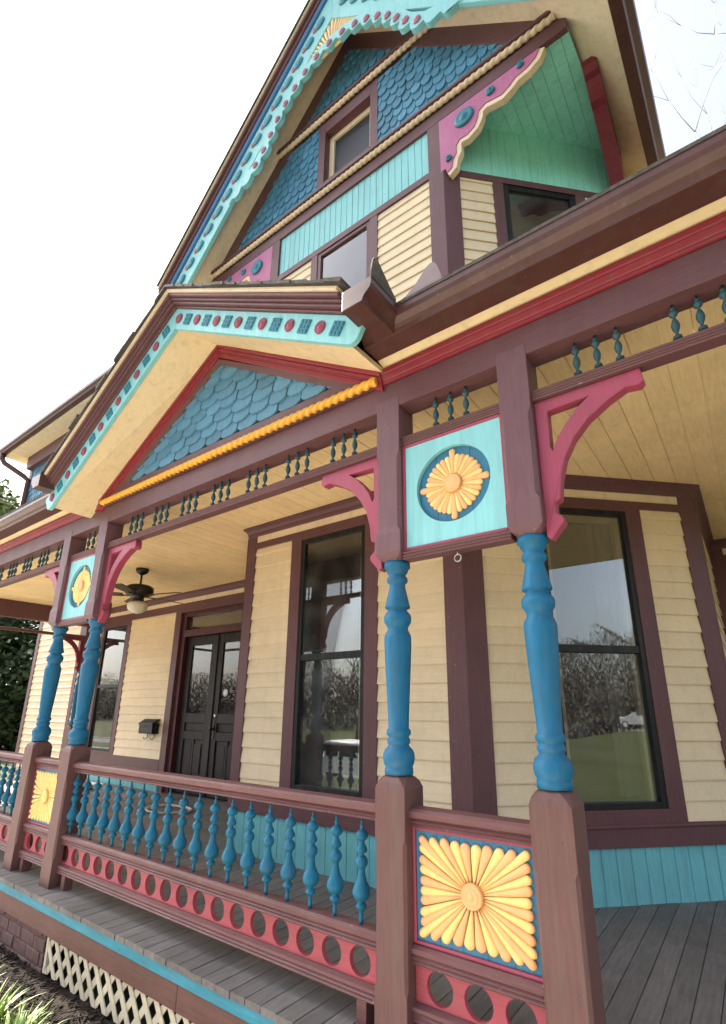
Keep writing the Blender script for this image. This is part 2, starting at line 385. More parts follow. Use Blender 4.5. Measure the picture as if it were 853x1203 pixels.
def clip(poly, planes):
    for (a, b, c) in planes:            # keep a*x+b*z<=c
        out = []
        for i in range(len(poly)):
            p, q = poly[i], poly[(i + 1) % len(poly)]
            dp = a * p[0] + b * p[1] - c; dq = a * q[0] + b * q[1] - c
            if dp <= 0: out.append(p)
            if (dp < 0 < dq) or (dq < 0 < dp):
                t = dp / (dp - dq); out.append((p[0] + (q[0] - p[0]) * t, p[1] + (q[1] - p[1]) * t))
        poly = out
        if len(poly) < 3: return None
    return poly
def planes_of(poly):
    """half planes of a convex counter-clockwise polygon"""
    r = []
    for i in range(len(poly)):
        p, q = poly[i], poly[(i + 1) % len(poly)]; a = q[1] - p[1]; b = -(q[0] - p[0]); l = math.hypot(a, b); r.append((a / l, b / l, (a * p[0] + b * p[1]) / l))
    return r
def shingles(F, regions, w, ex, d, shape):
    b = MB(F); w0_ = w
    for poly in regions:
        pl = planes_of(poly); x0 = min(p[0] for p in poly); x1 = max(p[0] for p in poly); z0 = min(p[1] for p in poly); z1 = max(p[1] for p in poly)
        b.prism(poly, d - .02, d - .004)
        row = 0; z = math.floor(z0 / ex) * ex
        while z < z1:
            off = (int(round(z / ex)) % 2) * w / 2
            x = math.floor((x0 - w) / w) * w + off
            while x < x1:
                w = w0_ * random.uniform(.86, 1.14)
                sh = [(x + w * (.5 + (a - .5) * .945), z + ex * c + random.uniform(-.002, .002)) for a, c in shape] + [(x + w * .97, z + ex * 1.55), (x + w * .03, z + ex * 1.55)]
                cp = clip(sh, pl)
                if cp and len(cp) >= 3:
                    n = len(cp); jt = random.uniform(-.004, .004)
                    def dd(zz): return d + .026 + jt - .022 * min(1, max(0, (zz - z) / (ex * 1.55)))
                    vs = [(p[0], dd(p[1]), p[1]) for p in cp] + [(p[0], dd(p[1]) - .018, p[1]) for p in cp]
                    fs = [tuple(range(n)), tuple(range(2 * n - 1, n - 1, -1))] + [(i, (i + 1) % n, n + (i + 1) % n, n + i) for i in range(n)]
                    b.add(vs, fs)
                x += w
            z += ex
    return b
FISH = [(0, .52), (.05, .30), (.15, .12), (.30, .02), (.5, 0), (.70, .02), (.85, .12), (.95, .30), (1, .52)]
SCALE = [(0, .60), (.03, .42), (.14, .20), (.32, .04), (.5, 0), (.68, .04), (.86, .20), (.97, .42), (1, .60)]
OCT = [(0, .38), (.13, .16), (.30, .02), (.70, .02), (.87, .16), (1, .38)]

def window(F, u0, u1, z0, z1, parent, split=None, cas=.13, head=None, sill=None, label=None, frm='black', fw=.042, depth=.34, curtain=None, jamb=True, rec=0, glass='glass', blind=False):
    """casing (the window part) > storm_frame, sash, pane, jamb, interior"""
    w = MB(F)
    zt = head if head is not None else z1 + cas
    zb = sill if sill is not None else z0
    w.box(u0 - cas, u0, -.02, .024, zb, zt); w.box(u1, u1 + cas, -.02, .024, zb, zt)
    w.box(u0, u1, -.02, .0235, z1, zt)
    if sill is not None: w.box(u0, u1, -.02, .0235, zb, z0)
    o = w.build('window', M['maroon'], parent, bevel=.003)
    if label: o['label'] = label
    if rec:
        k = MB(F); k.box(u0 - .02, u0, -.16, -.02, z0, z1); k.box(u1, u1 + .02, -.16, -.02, z0, z1); k.box(u0 - .02, u1 + .02, -.16, -.02, z1, z1 + .02); k.box(u0 - .02, u1 + .02, -.16, -.02, z0 - .02, z0); k.build('reveal', M['maroon'], o)
    f = MB(F)
    f.box(u0, u0 + fw, -.05 - rec, .016 - rec, z0, z1); f.box(u1 - fw, u1, -.05 - rec, .016 - rec, z0, z1)
    f.box(u0 + fw, u1 - fw, -.05 - rec, .0155 - rec, z1 - fw, z1); f.box(u0 + fw, u1 - fw, -.05 - rec, .0155 - rec, z0, z0 + fw)
    if split: f.box(u0 + fw, u1 - fw, -.045, .012, split - .028, split + .028)
    f.build('frame', M[frm], o, bevel=.003)
    panes = [(z0 + fw, z1 - fw, -.012)] if not split else [(z0 + fw, split - .026, -.022), (split + .026, z1 - fw, -.008)]
    for a, c, d in panes:
        g = MB(F); g.box(u0 + fw - .003, u1 - fw + .003, d - .003 - rec, d - rec, a, c); g.build('pane', M[glass], o)
    if jamb:
        j = MB(F); jw = .055; i0 = u0 + fw - .005; i1 = u1 - fw + .005; a = z0 + fw - .005; c = z1 - fw + .005
        j.box(i0, i0 + jw, -.075, -.03, a, c); j.box(i1 - jw, i1, -.075, -.03, a, c); j.box(i0 + jw, i1 - jw, -.075, -.0305, c - jw, c)
        j.build('sash', M['creamtrim'], o, bevel=.003)
    r = MB(F); i0 = u0 + .01; i1 = u1 - .01; a = z0 + .01; c = z1 - .01
    fr_ = -.052 - rec
    r.box(i0 - .02, i0, -depth, fr_, a, c); r.box(i1, i1 + .02, -depth, fr_, a, c)
    r.box(i0 - .02, i1 + .02, -depth - .02, -depth, a, c); r.box(i0 - .02, i1 + .02, -depth, fr_, c, c + .02); r.box(i0 - .02, i1 + .02, -depth, fr_, a - .02, a)
    r.build('interior', M['interior'], o)
    if blind:
        q = MB(F); q.box(u0 + fw, u1 - fw, -.062, -.058, z0 + .1, z1 - fw); q.build('blind', M['blind'], o)
    if curtain:
        q = MB(F)
        for (ca, cb) in curtain:
            n = max(2, int((cb - ca) / .03)); vs = []; fs = []
            for k in range(n + 1):
                x = ca + (cb - ca) * k / n; d = -.19 + .018 * (k % 2)
                vs += [(x, d, z0 + .05), (x, d, z1 - .05)]
            for k in range(n): fs.append((2 * k, 2 * k + 2, 2 * k + 3, 2 * k + 1))
            q.add(vs, fs)
        q.build('curtain', M['curtain'], o)
    return o

# ================================================================== THE HOUSE
house = thing('victorian_house', 'cream clapboard Victorian house with maroon trim and a tall front gable behind the porch', 'house', (-2.9, YF, -.4))
ZC = 3.1       # porch ceiling
def crown(F, u0, u1, z1, parent, m='maroon_h', e0=0, e1=0):
    pr = [(0, z1 - .10), (.02, z1 - .10), (.026, z1 - .085), (.03, z1 - .06), (.05, z1 - .035), (.075, z1 - .022), (.08, z1 - .02), (.08, z1 - .001), (0, z1 - .001)]
    b = MB(F); n = len(pr)
    vs = [(u0 - e0 * d, d, z) for d, z in pr] + [(u1 + e1 * d, d, z) for d, z in pr]
    fs = [(i, (i + 1) % n, n + (i + 1) % n, n + i) for i in range(n)]
    for t in geometry.tessellate_polygon([[Vector((a, c, 0)) for a, c in pr]]): fs.append(tuple(t)); fs.append(tuple(i + n for i in reversed(t)))
    b.add(vs, fs)
    return b.build('crown_moulding', M[m], parent)
T8 = math.tan(R(22.5))
# --- ground-floor bay, front face
def ground_face(F, u0, u1, wl, wr, cb0, cb1, curtain=None, zs=.49, zw=.58, lab=None):
    beadboard(F, u0, u1, -.02, .345, house, 'base_panel', 'tealwall', .11)
    b = MB(F); b.box(u0, u1, -.01, .030, .345, zs - .02); b.prism([(-.01, zs - .02), (.045, zs - .02), (.045, zs - .008), (.03, zs + .004), (-.01, zs + .004)], u0, u1, axes=(1, 2, 0))
    b.build('water_table', M['maroon_h'], house, bevel=.003)
    b = MB(F); b.box(u0 + .001, u1 - .001, -.01, .022, 2.86, 2.925); b.box(u0 + .002, u0 + cb0, -.01, .0215, 2.925, 3.0); b.box(u1 - cb1, u1 - .002, -.01, .0215, 2.925, 3.0)
    b.build('frieze_board', M['maroon_h'], house, bevel=.002)
    b = MB(F); b.box(u0 + cb0, u1 - cb1, -.01, .012, 2.925, 3.0); b.build('frieze_panel', M['creamtrim'], house)
    crown(F, u0, u1, ZC, house, e0=T8, e1=T8)
    b = MB(F); b.box(u0 - (.0105 if cb0 > .15 and u0 == 0 else 0), u0 + cb0, -.01, .026, zs, 2.86); b.build('corner_board', M['maroon'], house, bevel=.003)
    b = MB(F); b.box(u1 - cb1, u1 + .0105, -.01, .026, zs, 2.86); b.build('corner_board', M['maroon'], house, bevel=.003)
    siding(F, u0 + cb0, wl - .135, zs, 2.86, house)
    siding(F, wr + .135, u1 - cb1, zs, 2.86, house)
    o = window(F, wl, wr, zw, 2.83, house, split=1.69, cas=.135, head=2.86, sill=zs, curtain=curtain, label=lab)
    return o
ground_face(F_bay, -4.15, -1.65, -3.355, -2.575, .125, .155, curtain=[(-3.29, -3.12)], lab='tall dark window in the bay front, reflecting sky and a pale truck')
ground_face(F_facet, 0, 2.085, .655, 1.425, .155, .145, curtain=[(1.20, 1.36)], lab='tall dark window in the angled side of the bay, reflecting the lawn')
# left chamfer of the bay (seen only from other positions)
beadboard(F_facetL, 0, 2.11, -.02, .345, house, 'base_panel', 'tealwall', .11)
siding(F_facetL, .12, 2.0, .49, 2.86, house)
b = MB(F_facetL); b.box(0, .12, -.01, .026, .345, 3.0); b.build('corner_board', M['maroon'], house)
b = MB(F_facetL); b.box(.12, 2.1, -.01, .024, 2.86, 3.0); b.box(.12, 2.1, -.01, .03, .345, .49); b.build('frieze_board', M['maroon_h'], house)
# right side wall of the bay
crown(F_side, 0, 1.9, ZC, house, e0=T8)
b = MB(F_side); b.box(0, .13, -.01, .026, .49, 3.0); b.build('corner_board', M['maroon'], house, bevel=.003)
b = MB(F_side); b.box(.13, 1.9, -.01, .022, 2.86, 3.0); b.box(0, 1.9, -.01, .03, .345, .49); b.build('frieze_board', M['maroon_h'], house)
siding(F_side, .13, 1.9, .49, 2.86, house)
beadboard(F_side, 0, 1.9, -.02, .345, house, 'base_panel', 'tealwall', .11)
# recessed wall at the right end of the porch
F_rec = frame((-.175, 4.78, 0), (1, 0, 0), (0, -1, 0))
crown(F_rec, 0, 2.2, ZC, house)
b = MB(F_rec); b.box(0, 2.2, -.01, .022, 2.86, 2.925); b.box(0, .14, -.01, .0215, 2.925, 3.0); b.box(0, .30, -.01, .02, 0, 2.86); b.build('frieze_board', M['maroon_h'], house)
b = MB(F_rec); b.box(.14, 2.2, -.01, .012, 2.925, 3.0); b.build('frieze_panel', M['creamtrim'], house)
siding(F_rec, .3, 2.2, 0, 2.86, house)

# --- the door wall
crown(F_door, -11.1, -5.66, ZC, house)
b = MB(F_door); b.box(-11.1, -5.66, -.01, .022, 2.80, 2.925); b.box(-11.1, -10.96, -.01, .0215, 2.925, 3.0); b.build('frieze_board', M['maroon_h'], house)
b = MB(F_door); b.box(-10.96, -5.66, -.01, .012, 2.925, 3.0); b.build('frieze_panel', M['creamtrim'], house)
b = MB(F_door); b.box(-11.1, -7.72, -.01, .03, .30, .46); b.build('water_table', M['maroon_h'], house, bevel=.003)
beadboard(F_door, -11.1, -7.72, -.02, .30, house, 'base_panel', 'tealwall', .11)
siding(F_door, -9.14, -7.72, .46, 2.80, house)
siding(F_door, -10.96, -10.22, .46, 2.80, house)
b = MB(F_door); b.box(-11.1, -10.96, -.01, .026, .46, 2.80); b.build('corner_board', M['maroon'], house, bevel=.003)
window(F_door, -10.10, -9.26, .50, 2.72, house, split=1.62, cas=.12, head=2.80, sill=.46, label='narrow dark window behind the left pair of posts', curtain=[(-9.9, -9.45)])
# white-lit wing beyond the left end of the porch
siding(F_door, -13.05, -11.1, -.4, 4.3, house)
b = MB(F_door); b.box(-13.2, -13.05, -.01, .026, -.4, 4.3); b.build('corner_board', M['maroon'], house)
# double door
dd = MB(F_door)
dd.box(-7.72, -7.56, -.10, .026, 0, 2.80); dd.box(-5.75, -5.64, -.10, .026, 0, 2.80); dd.box(-7.56, -5.75, -.02, .0255, 2.765, 2.80)
door = dd.build('double_door', M['maroon'], house, bevel=.003)
b = MB(F_door); b.box(-7.56, -7.46, -.14, -.02, 0, 2.765); b.box(-5.85, -5.75, -.14, -.02, 0, 2.765); b.box(-7.46, -5.85, -.14, -.0205, 2.70, 2.765)
b.box(-7.46, -5.85, -.14, -.005, 2.36, 2.47); b.box(-7.46, -5.85, -.14, .008, 2.44, 2.465)
b.build('door_frame', M['doorred'], door, bevel=.004)
b = MB(F_door); b.box(-7.46, -5.85, -.085, -.08, 2.47, 2.70); b.build('transom_pane', M['glass'], door)
b = MB(F_door); b.box(-7.46, -5.85, -.40, -.39, 0, 2.7); b.build('interior', M['interior'], door)
b = MB(F_door); b.box(-7.40, -5.9, -.20, -.19, 2.48, 2.69); b.build('transom_blind', M['tan'], door)
for a, c in ((-7.45, -6.665), (-6.655, -5.86)):
    lf = MB(F_door); st = .14
    lf.box(a, a + st, -.13, -.085, .02, 2.355); lf.box(c - st, c, -.13, -.085, .02, 2.355)
    for z0, z1 in ((.02, .24), (.78, .90), (1.02, 1.16), (2.21, 2.355)): lf.box(a + st, c - st, -.13, -.0855, z0, z1)
    lf.box(a + st, c - st, -.12, -.105, .24, .78); lf.box(a + st, c - st, -.12, -.105, .90, 1.02)
    mid = (a + c) / 2
    lf.box(a + st + .05, mid - .03, -.11, -.092, .30, .72); lf.box(mid + .03, c - st - .05, -.11, -.092, .30, .72); lf.box(mid - .025, mid + .025, -.12, -.09, .24, .78)
    o = lf.build('door_leaf', M['doorpaint'], door, bevel=.006)
    b = MB(F_door); b.box(a + st, c - st, -.112, -.106, 1.16, 2.21); b.build('door_glass', M['glass'], door)
b = MB(F_door); b.box(-6.69, -6.63, -.085, -.068, .03, 2.35); b.build('astragal', M['doorpaint'], door, bevel=.008)
b = MB(F_door); b.lathe_d([(-.085, .03), (-.075, .03), (-.072, .012), (-.04, .012), (-.035, .02), (-.02, .03), (-.01, .024), (-.006, .005)], -6.58, .95); b.box(-6.60, -6.56, -.085, -.078, .80, 1.05); b.build('handle', M['metal'], door)
b = MB(F_door); b.lathe_d([(-.085, .028), (-.078, .026), (-.074, .018), (-.072, .004)], -6.57, 1.13); b.build('deadbolt', M['steel'], door)
b = MB(F_door); b.lathe_d([(-.105, .055), (-.1035, .055), (-.103, .01)], -6.40, 1.46, 20); b.build('round_sticker', M['whitepl'], door)

# --- second floor, front face
ZB, ZT = 6.47, 7.07        # turquoise beadboard frieze
siding(F_bay, -2.45, -1.805, 4.05, 6.39, house, .125)
siding(F_bay, -4.0, -3.42, 4.05, 6.39, house, .125)
for a, c in ((-1.805, -1.6385), (-4.1615, -4.0)):
    b = MB(F_bay); b.box(a, c, -.01, .028, 4.05, ZT); b.build('corner_board', M['maroon'], house, bevel=.003)
b = MB(F_bay); b.box(-4.0, -1.805, -.01, .026, 6.385, ZB); b.build('frieze_board', M['maroon_h'], house, bevel=.003)
beadboard(F_bay, -4.0, -1.805, ZB, ZT, house, 'frieze_panel', 'teal', .085)
window(F_bay, -3.32, -2.55, 4.6, 6.385, house, split=5.5, cas=.10, head=6.385, label='second floor front window with a white blind', frm='maroon', fw=.05, jamb=False, blind=True)
# second floor, angled face
siding(F_facet, .155, .50, 4.05, 6.39, house, .125)
siding(F_facet, 1.50, 1.72, 4.05, 6.39, house, .125)
b = MB(F_facet); b.box(-.0115, .155, -.01, .028, 4.05, 6.39); b.build('corner_board', M['maroon'], house, bevel=.003)
b = MB(F_facet); b.box(1.72, 1.90, -.01, .028, 4.05, 6.39); b.build('corner_board', M['maroon'], house, bevel=.003)
b = MB(F_facet); b.box(0, 1.95, -.01, .026, 6.33, 6.41); b.build('frieze_board', M['maroon_h'], house, bevel=.003)
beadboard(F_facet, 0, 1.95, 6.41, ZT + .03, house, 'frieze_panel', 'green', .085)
window(F_facet, .61, 1.39, 4.6, 6.33, house, split=5.62, cas=.11, head=6.33, label='second floor side window with black frame and half drawn blind', fw=.06, jamb=False)
b = MB(F_facet); b.box(.68, 1.32, -.05, -.045, 5.98, 6.05); b.box(.68, 1.32, -.05, -.045, 6.09, 6.15); b.box(.68, 1.32, -.05, -.045, 6.19, 6.25); b.build('venetian_slats', M['creamtrim'], house)
XS = -.28                  # upper side wall
F_sideU = frame((XS, 2.81, 0), (0, 1, 0), (1, 0, 0))
siding(F_sideU, 0, 4, 4.05, 7.05, house, .125)
# left angled face, upper floor
F = F_facetL
siding(F, .14, 1.75, 4.05, 6.39, house, .125)
b = MB(F); b.box(0, .14, -.01, .028, 4.05, 6.39); b.box(0, 1.9, -.01, .026, 6.33, 6.41); b.build('corner_board', M['maroon'], house)
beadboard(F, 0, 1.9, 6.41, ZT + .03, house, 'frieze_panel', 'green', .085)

# --- the main gable
SL = 1.054; XA = -2.93; ZA = 9.887      # wall/soffit apex and slope
def zr(x, off=0): return ZA + off - SL * abs(x - XA)
XGL, XGR = -5.52, -.37
# soffits under the projecting gable corners
for tri in ([(-1.65, YF - .0), (XGR, YF), (XS, 2.81)], [(-4.15, YF), (XGL, YF), (-5.52, 2.81)]):
    cx = sum(p[0] for p in tri) / 3; b = MB()
    # boards run front to back
    xs0 = min(p[0] for p in tri); xs1 = max(p[0] for p in tri); n = int((xs1 - xs0) / .11) + 1
    T = tri if (tri[1][0] - tri[0][0]) * (tri[2][1] - tri[0][1]) - (tri[1][1] - tri[0][1]) * (tri[2][0] - tri[0][0]) > 0 else tri[::-1]
    pl = planes_of(T)
    for i in range(n):
        a = xs0 + i * .11 + .002; c = a + .107
        cp = clip([(a, 1.3), (c, 1.3), (c, 3), (a, 3)], pl)
        if cp: b.prism(cp, 7.10 + random.uniform(-.001, .001), 7.125, axes=(0, 1, 2))
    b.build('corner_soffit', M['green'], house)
b = MB(F_bay); b.box(XGL + .05, XGR, -.02, .030, ZT, 7.225)
b.build('gable_beam', M['maroon_h'], house, bevel=.003)
def dentil_rope(x0, x1, z, r=.031):
    b = MB(F_bay); b.rope((x0, .055, z), (x1, .055, z), r, .070, (0, 1, 0), (0, 0, 1), lobes=1, amp=.15)
    o = b.build('rope_moulding', M['creamtrim'], house)
    b = MB(F_bay); b.box(x0, x1, -.01, .10, z + r * .8, z + r * .8 + .035); b.build('drip_cap', M['maroon_h'], house, bevel=.004)
    return o
dentil_rope(-5.45, -.45, 7.27)
dentil_rope(-4.26, -1.60, 8.60, .030)
# gable wall panels of shingles around the attic window
zb, zt2 = 7.31, 8.55
wl, wr = -3.28, -2.56
trimw = .21 / math.cos(math.atan(SL))     # rake trim, vertical width
def xl(z): return XA - (ZA - trimw - z) / SL
def xrr(z): return XA + (ZA - trimw - z) / SL
cas = .11
regs = [[(xl(zb), zb), (wl - cas, zb), (wl - cas, zt2), (xl(zt2), zt2)],
        [(wr + cas, zb), (xrr(zb), zb), (xrr(zt2), zt2), (wr + cas, zt2)],
        [(xl(8.66), 8.66), (xrr(8.66), 8.66), (XA, ZA - trimw)]]
shingles(F_bay, regs, .122, .132, .0, SCALE).build('shingle_field', M['shingleup'], house)
window(F_bay, wl, wr, 7.50, 8.36, house, cas=cas, head=zt2, sill=7.31, label='small attic window with cream sash in the gable', frm='creamtrim', fw=.075, jamb=False, rec=.085, glass='screen')
b = MB(F_bay)
for sgn in (-1, 1):
    x0 = XA + sgn * (ZA - 7.2) / SL
    b.prism([(XA, ZA), (x0, 7.2), (x0 - sgn * trimw / SL, 7.2), (XA, ZA - trimw)], -.02, .028)
b.build('rake_trim', M['maroon'], house, bevel=.003)
# roof with its sloping soffit
YB = 1.07          # bargeboard plane
XE0, XE1 = -.03, .09   # right eave, slightly out of square
def roofslab(name, m, off0, off1, y0, y1, xl_, xr0, xr1):
    b = MB()
    for sgn, xa, xb in ((1, xr0, xr1), (-1, xl_, xl_)):
        p = []
        for off in (off0, off1):
            for (x, y) in ((XA, y0), (xa, y0), (xb, y1), (XA, y1)):
                p.append((x, y, ZA + off - SL * abs(x - XA)))
        b.add(p, [(0, 1, 2, 3), (7, 6, 5, 4), (0, 4, 5, 1), (1, 5, 6, 2), (2, 6, 7, 3), (3, 7, 4, 0)])
    return b.build(name, m, house)
roofslab('gable_soffit', M['tan'], 0, .03, YB + .03, 6.0, -6.15, XE0, XE1)
roofslab('gable_roof', M['roof'], .56, .655, YB - .02, 6.0, -6.2, XE0 + .06, XE1 + .06)
# back of the gable box and tower core, so nothing shows through
b = MB(); b.prism([(XGL + .1, 7.14), (XGR - .05, 7.14), (XGR - .05, 7.2), (XA, ZA - .05), (XGL + .1, 7.2)], 1.80, 5.9); b.build('gable_core', M['cream'], house)
b = MB(); b.prism([(-4.0, 1.85), (-1.8, 1.85), (-.65, 3.0), (-.65, 6.5), (-5.1, 6.5), (-5.1, 3.0)], -.4, 7.05, axes=(0, 1, 2)); b.build('tower_core', M['cream'], house)
b = MB(); b.box(-13.0, -5.0, 3.4, 8, -.4, 6.6); b.box(-.6, 3.5, 5.2, 8, -.4, 6.0); b.build('main_core', M['cream'], house)
# bargeboards
CS = 1 / math.hypot(1, SL)
def rake_poly(o0, o1, sgn, xe, cut=True):
    """strip between vertical offsets o0..o1 (from the soffit line) down one slope to x = xe"""
    a = [(XA, ZA + o0), (xe, zr(xe, o0))]
    xo = xe + sgn * (o1 - o0) * SL * CS * CS if cut else xe
    return a + [(xo, zr(xo, o1)), (XA, ZA + o1)]
xeL, xeR = -6.12, -.235
for sgn, xe in ((-1, xeL), (1, xeR)):
    b = MB(F_porch); b.prism(rake_poly(-.22, .33, sgn, xe), -YB - .05, -YB)
    bb = b.build('bargeboard', M['teal'], house, bevel=.006)
    b = MB(F_porch); b.prism(rake_poly(.33, .47, sgn, xe), -YB - .05, -YB + .03); b.build('moulding', M['bluemould'], bb, bevel=.02, seg=3)
    b = MB(F_porch); b.prism(rake_poly(.47, .56, sgn, xe), -YB - .05, -YB + .05); b.prism(rake_poly(.56, .615, sgn, xe), -YB - .05, -YB + .085); b.build('crown_moulding', M['maroon_h'], bb, bevel=.012)
    b = MB(F_porch); b.prism(rake_poly(.615, .655, sgn, xe), -YB - .05, -YB + .10); b.build('fascia_strip', M['creamtrim'], bb, bevel=.004)
    b = MB(F_porch); b.prism(rake_poly(.656, .69, sgn, xe), -YB - .05, -YB + .12); b.build('shingle_edge', M['roof'], bb)
    n = 16
    F2 = F_porch
    t = Vector((sgn, 0, -SL)).normalized()
    for i in range(n):
        sdist = .28 + i * .262
        cx = XA + sgn * sdist * CS; cz = zr(cx, .09)
        if i >= n: break
        ov = []
        for k in range(20):
            a = 2 * PI * k / 20
            q = t * (.085 * math.cos(a)); w = Vector((SL * sgn, 0, 1)).normalized() * (.062 * math.sin(a)); ov.append((cx + q.x + w.x, cz + q.z + w.z))
        iv = [(cx + (p[0] - cx) * .6, cz + (p[1] - cz) * .6) for p in ov]
        b = MB(F_porch); b.loft([[(p[0], -YB, p[1]) for p in ov], [(p[0], -YB + .016, p[1]) for p in ov], [(p[0], -YB + .026, p[1]) for p in iv]], True)
        b.build('rosette', M['rosette_b'], bb)
        s2 = sdist + .131; cx = XA + sgn * s2 * CS; cz = zr(cx, .15)
        b = MB(F_porch); b.lathe_d([(-YB, .040), (-YB + .014, .038), (-YB + .02, .026), (-YB + .012, .022), (-YB + .022, .012), (-YB + .024, .002)], cx, cz, 12); 
        b.build('boss', M['rosette_p'], bb)
# arched scalloped spandrel board with the cream sunburst behind it
AP = [(-4.66, 7.90), (-4.42, 7.99), (-4.20, 8.10), (-4.02, 8.30), (-3.86, 8.58), (-3.69, 8.80), (-3.50, 8.97), (-3.30, 9.10), (-3.10, 9.17), (-2.93, 9.19)]
AP = AP + [(2 * XA - x, z) for x, z in AP[-2::-1]]
def offset(path, d):
    r = []
    for i, p in enumerate(path):
        a = path[max(i - 1, 0)]; c = path[min(i + 1, len(path) - 1)]; tx, tz = c[0] - a[0], c[1] - a[1]; l = math.hypot(tx, tz); r.append((p[0] - tz / l * d, p[1] + tx / l * d))
    return r
def resample(path, step):
    out = [path[0]]; acc = 0; 
    for p, q in zip(path[:-1], path[1:]):
        L_ = math.hypot(q[0] - p[0], q[1] - p[1]); t = step - acc
        while t <= L_: out.append((p[0] + (q[0] - p[0]) * t / L_, p[1] + (q[1] - p[1]) * t / L_)); t += step
        acc = L_ - (t - step)
    return out
P1 = resample(AP, .024); inner = []
for i, p in enumerate(offset(P1, 0)):
    ph = (i * .024 / .2133) % 1.0
    inner.append((p, .075 * abs(math.sin(PI * ph)) + .012))
low = []
off_ = offset(P1, -1)
for (p, dd_), q in zip(inner, off_):
    low.append((p[0] + (q[0] - p[0]) * dd_, p[1] + (q[1] - p[1]) * dd_))
up_ = [(max(min(p[0], 9), -9), min(p[1], zr(p[0], -.20))) for p in offset(P1, .10)]
b = MB(F_porch); b.prism(low + up_[::-1], -YB - .045, -YB + .012)
arch = b.build('gable_arch', M['teal'], house, bevel=.004)
k = 0
Pm = resample(AP, .2133)
for i, p in enumerate(Pm[:-1]):
    if i < 2 or i > len(Pm) - 4: continue
    a = Pm[i]; c = Pm[i + 1]; cx, cz = (a[0] + c[0]) / 2, (a[1] + c[1]) / 2
    b = MB(F_porch); b.lathe_d([(-YB + .012, .045), (-YB + .028, .043), (-YB + .034, .032), (-YB + .028, .03), (-YB + .04, .018), (-YB + .042, .003)], cx, cz - .005, 14)
    b.build('medallion', M['rosette_p'], arch)
b = MB(F_porch); fan0 = (XA, 9.10)
cen = [p for p in AP if abs(p[0] - XA) < 1.0]
b.prism([(p[0], p[1]) for p in cen] + [(XA + 1.05, zr(XA + 1.05, -.15)), (XA, ZA - .15), (XA - 1.05, zr(XA - 1.05, -.15))], -YB - .06, -YB - .04)
for k in range(23):
    a = PI * (k + .5) / 23
    ca, sa = math.cos(a), math.sin(a)
    r1 = (ZA - .17 - fan0[1]) / (sa + SL * abs(ca))
    b.petal(fan0[0], fan0[1], a, .05, r1 * .98, .004, .44 * r1 * (PI / 23), -YB - .042, .034, 7)
fanp = b.build('sunburst', M['fancream'], arch)
# right eave gutter and fascia of the main roof
b = MB()
def skew(x, y): return x + XE0 + (XE1 - XE0) * (y - YB) / (6 - YB)
def slope_gut(y0, y1):
    zE = ZA - SL * (0 - XA)
    prof = [(-.01, zE - .03), (.085, zE - .03), (.10, zE + .0), (.155, zE + .04), (.165, zE + .10), (.155, zE + .10), (.14, zE + .05), (.0, zE + .05), (-.01, zE + .09)]
    vs = []
    for y in (y0, y1): vs += [(skew(x, y), y, z) for x, z in prof]
    n = len(prof); fs = [(i, (i + 1) % n, n + (i + 1) % n, n + i) for i in range(n)]
    for t in geometry.tessellate_polygon([[Vector((a, c, 0)) for a, c in prof]]): fs.append(tuple(t)); fs.append(tuple(i + n for i in reversed(t)))
    b.add(vs, fs)
slope_gut(YB - .15, 6)
b.build('gutter', M['gutter'], house, bevel=.003)
# sawn brackets under the gable corners
BR = [(-1.665, 7.06), (-.62, 7.06), (-.66, 6.98), (-.74, 6.93), (-.86, 6.91), (-.92, 6.86), (-1.0, 6.82), (-1.08, 6.84), (-1.16, 6.86), (-1.235, 6.82), (-1.25, 6.74), (-1.29, 6.66), (-1.37, 6.62), (-1.45, 6.63), (-1.49, 6.57), (-1.49, 6.48), (-1.53, 6.42), (-1.545, 6.33), (-1.60, 6.30), (-1.61, 6.36), (-1.665, 6.36)]
BR_SIDE = [(-1.665, 7.06), (-.60, 7.06), (-.61, 7.0), (-.66, 6.965), (-.72, 6.96), (-.76, 6.93), (-.79, 6.88), (-.85, 6.85), (-.93, 6.845), (-.98, 6.82), (-1.06, 6.77), (-1.16, 6.70), (-1.27, 6.61), (-1.37, 6.52), (-1.46, 6.43), (-1.53, 6.35), (-1.58, 6.30), (-1.665, 6.27)]
def sawn(F, mirror=None, m='mauve', thick=(-.05, .03), prof=None):
    f = (lambda x: x) if mirror is None else mirror
    pts = [(f(x), z) for x, z in (prof or BR)]
    b = MB(F); b.prism(pts, *thick); o = b.build('gable_bracket', M[m], house, bevel=.004)
    return o, f
def dress(o, f, F):
    edge = BR[1:-2]; eo = offset(edge, .055)
    b = MB(F)
    pts = [(f(x), z) for x, z in edge] + [(f(x), z) for x, z in eo[::-1]]
    b.prism(pts, -.04, .022); b.build('scalloped_edge', M['creamtrim'], o, bevel=.003)
    for (x, z, r) in ((-1.385, 6.86, .105), (-1.10, 6.955, .045), (-.80, 7.01, .035), (-1.57, 6.46, .035)):
        b = MB(F); b.lathe_d([(.03, r), (.05, r * .96), (.055, r * .75), (.045, r * .5), (.05, r * .38), (.066, r * .2), (.068, .002)], f(x), z, 18); b.build('rosette', M['rosette_b'], o)
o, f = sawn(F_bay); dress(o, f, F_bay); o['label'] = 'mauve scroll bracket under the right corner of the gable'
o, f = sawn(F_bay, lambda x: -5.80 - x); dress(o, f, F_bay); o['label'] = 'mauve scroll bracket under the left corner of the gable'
F_br = frame((XS + .03, 2.82, 0), (0, -1, 0), (1, 0, 0))
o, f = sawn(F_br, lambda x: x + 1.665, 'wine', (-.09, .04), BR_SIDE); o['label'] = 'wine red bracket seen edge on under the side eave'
F_rear = None

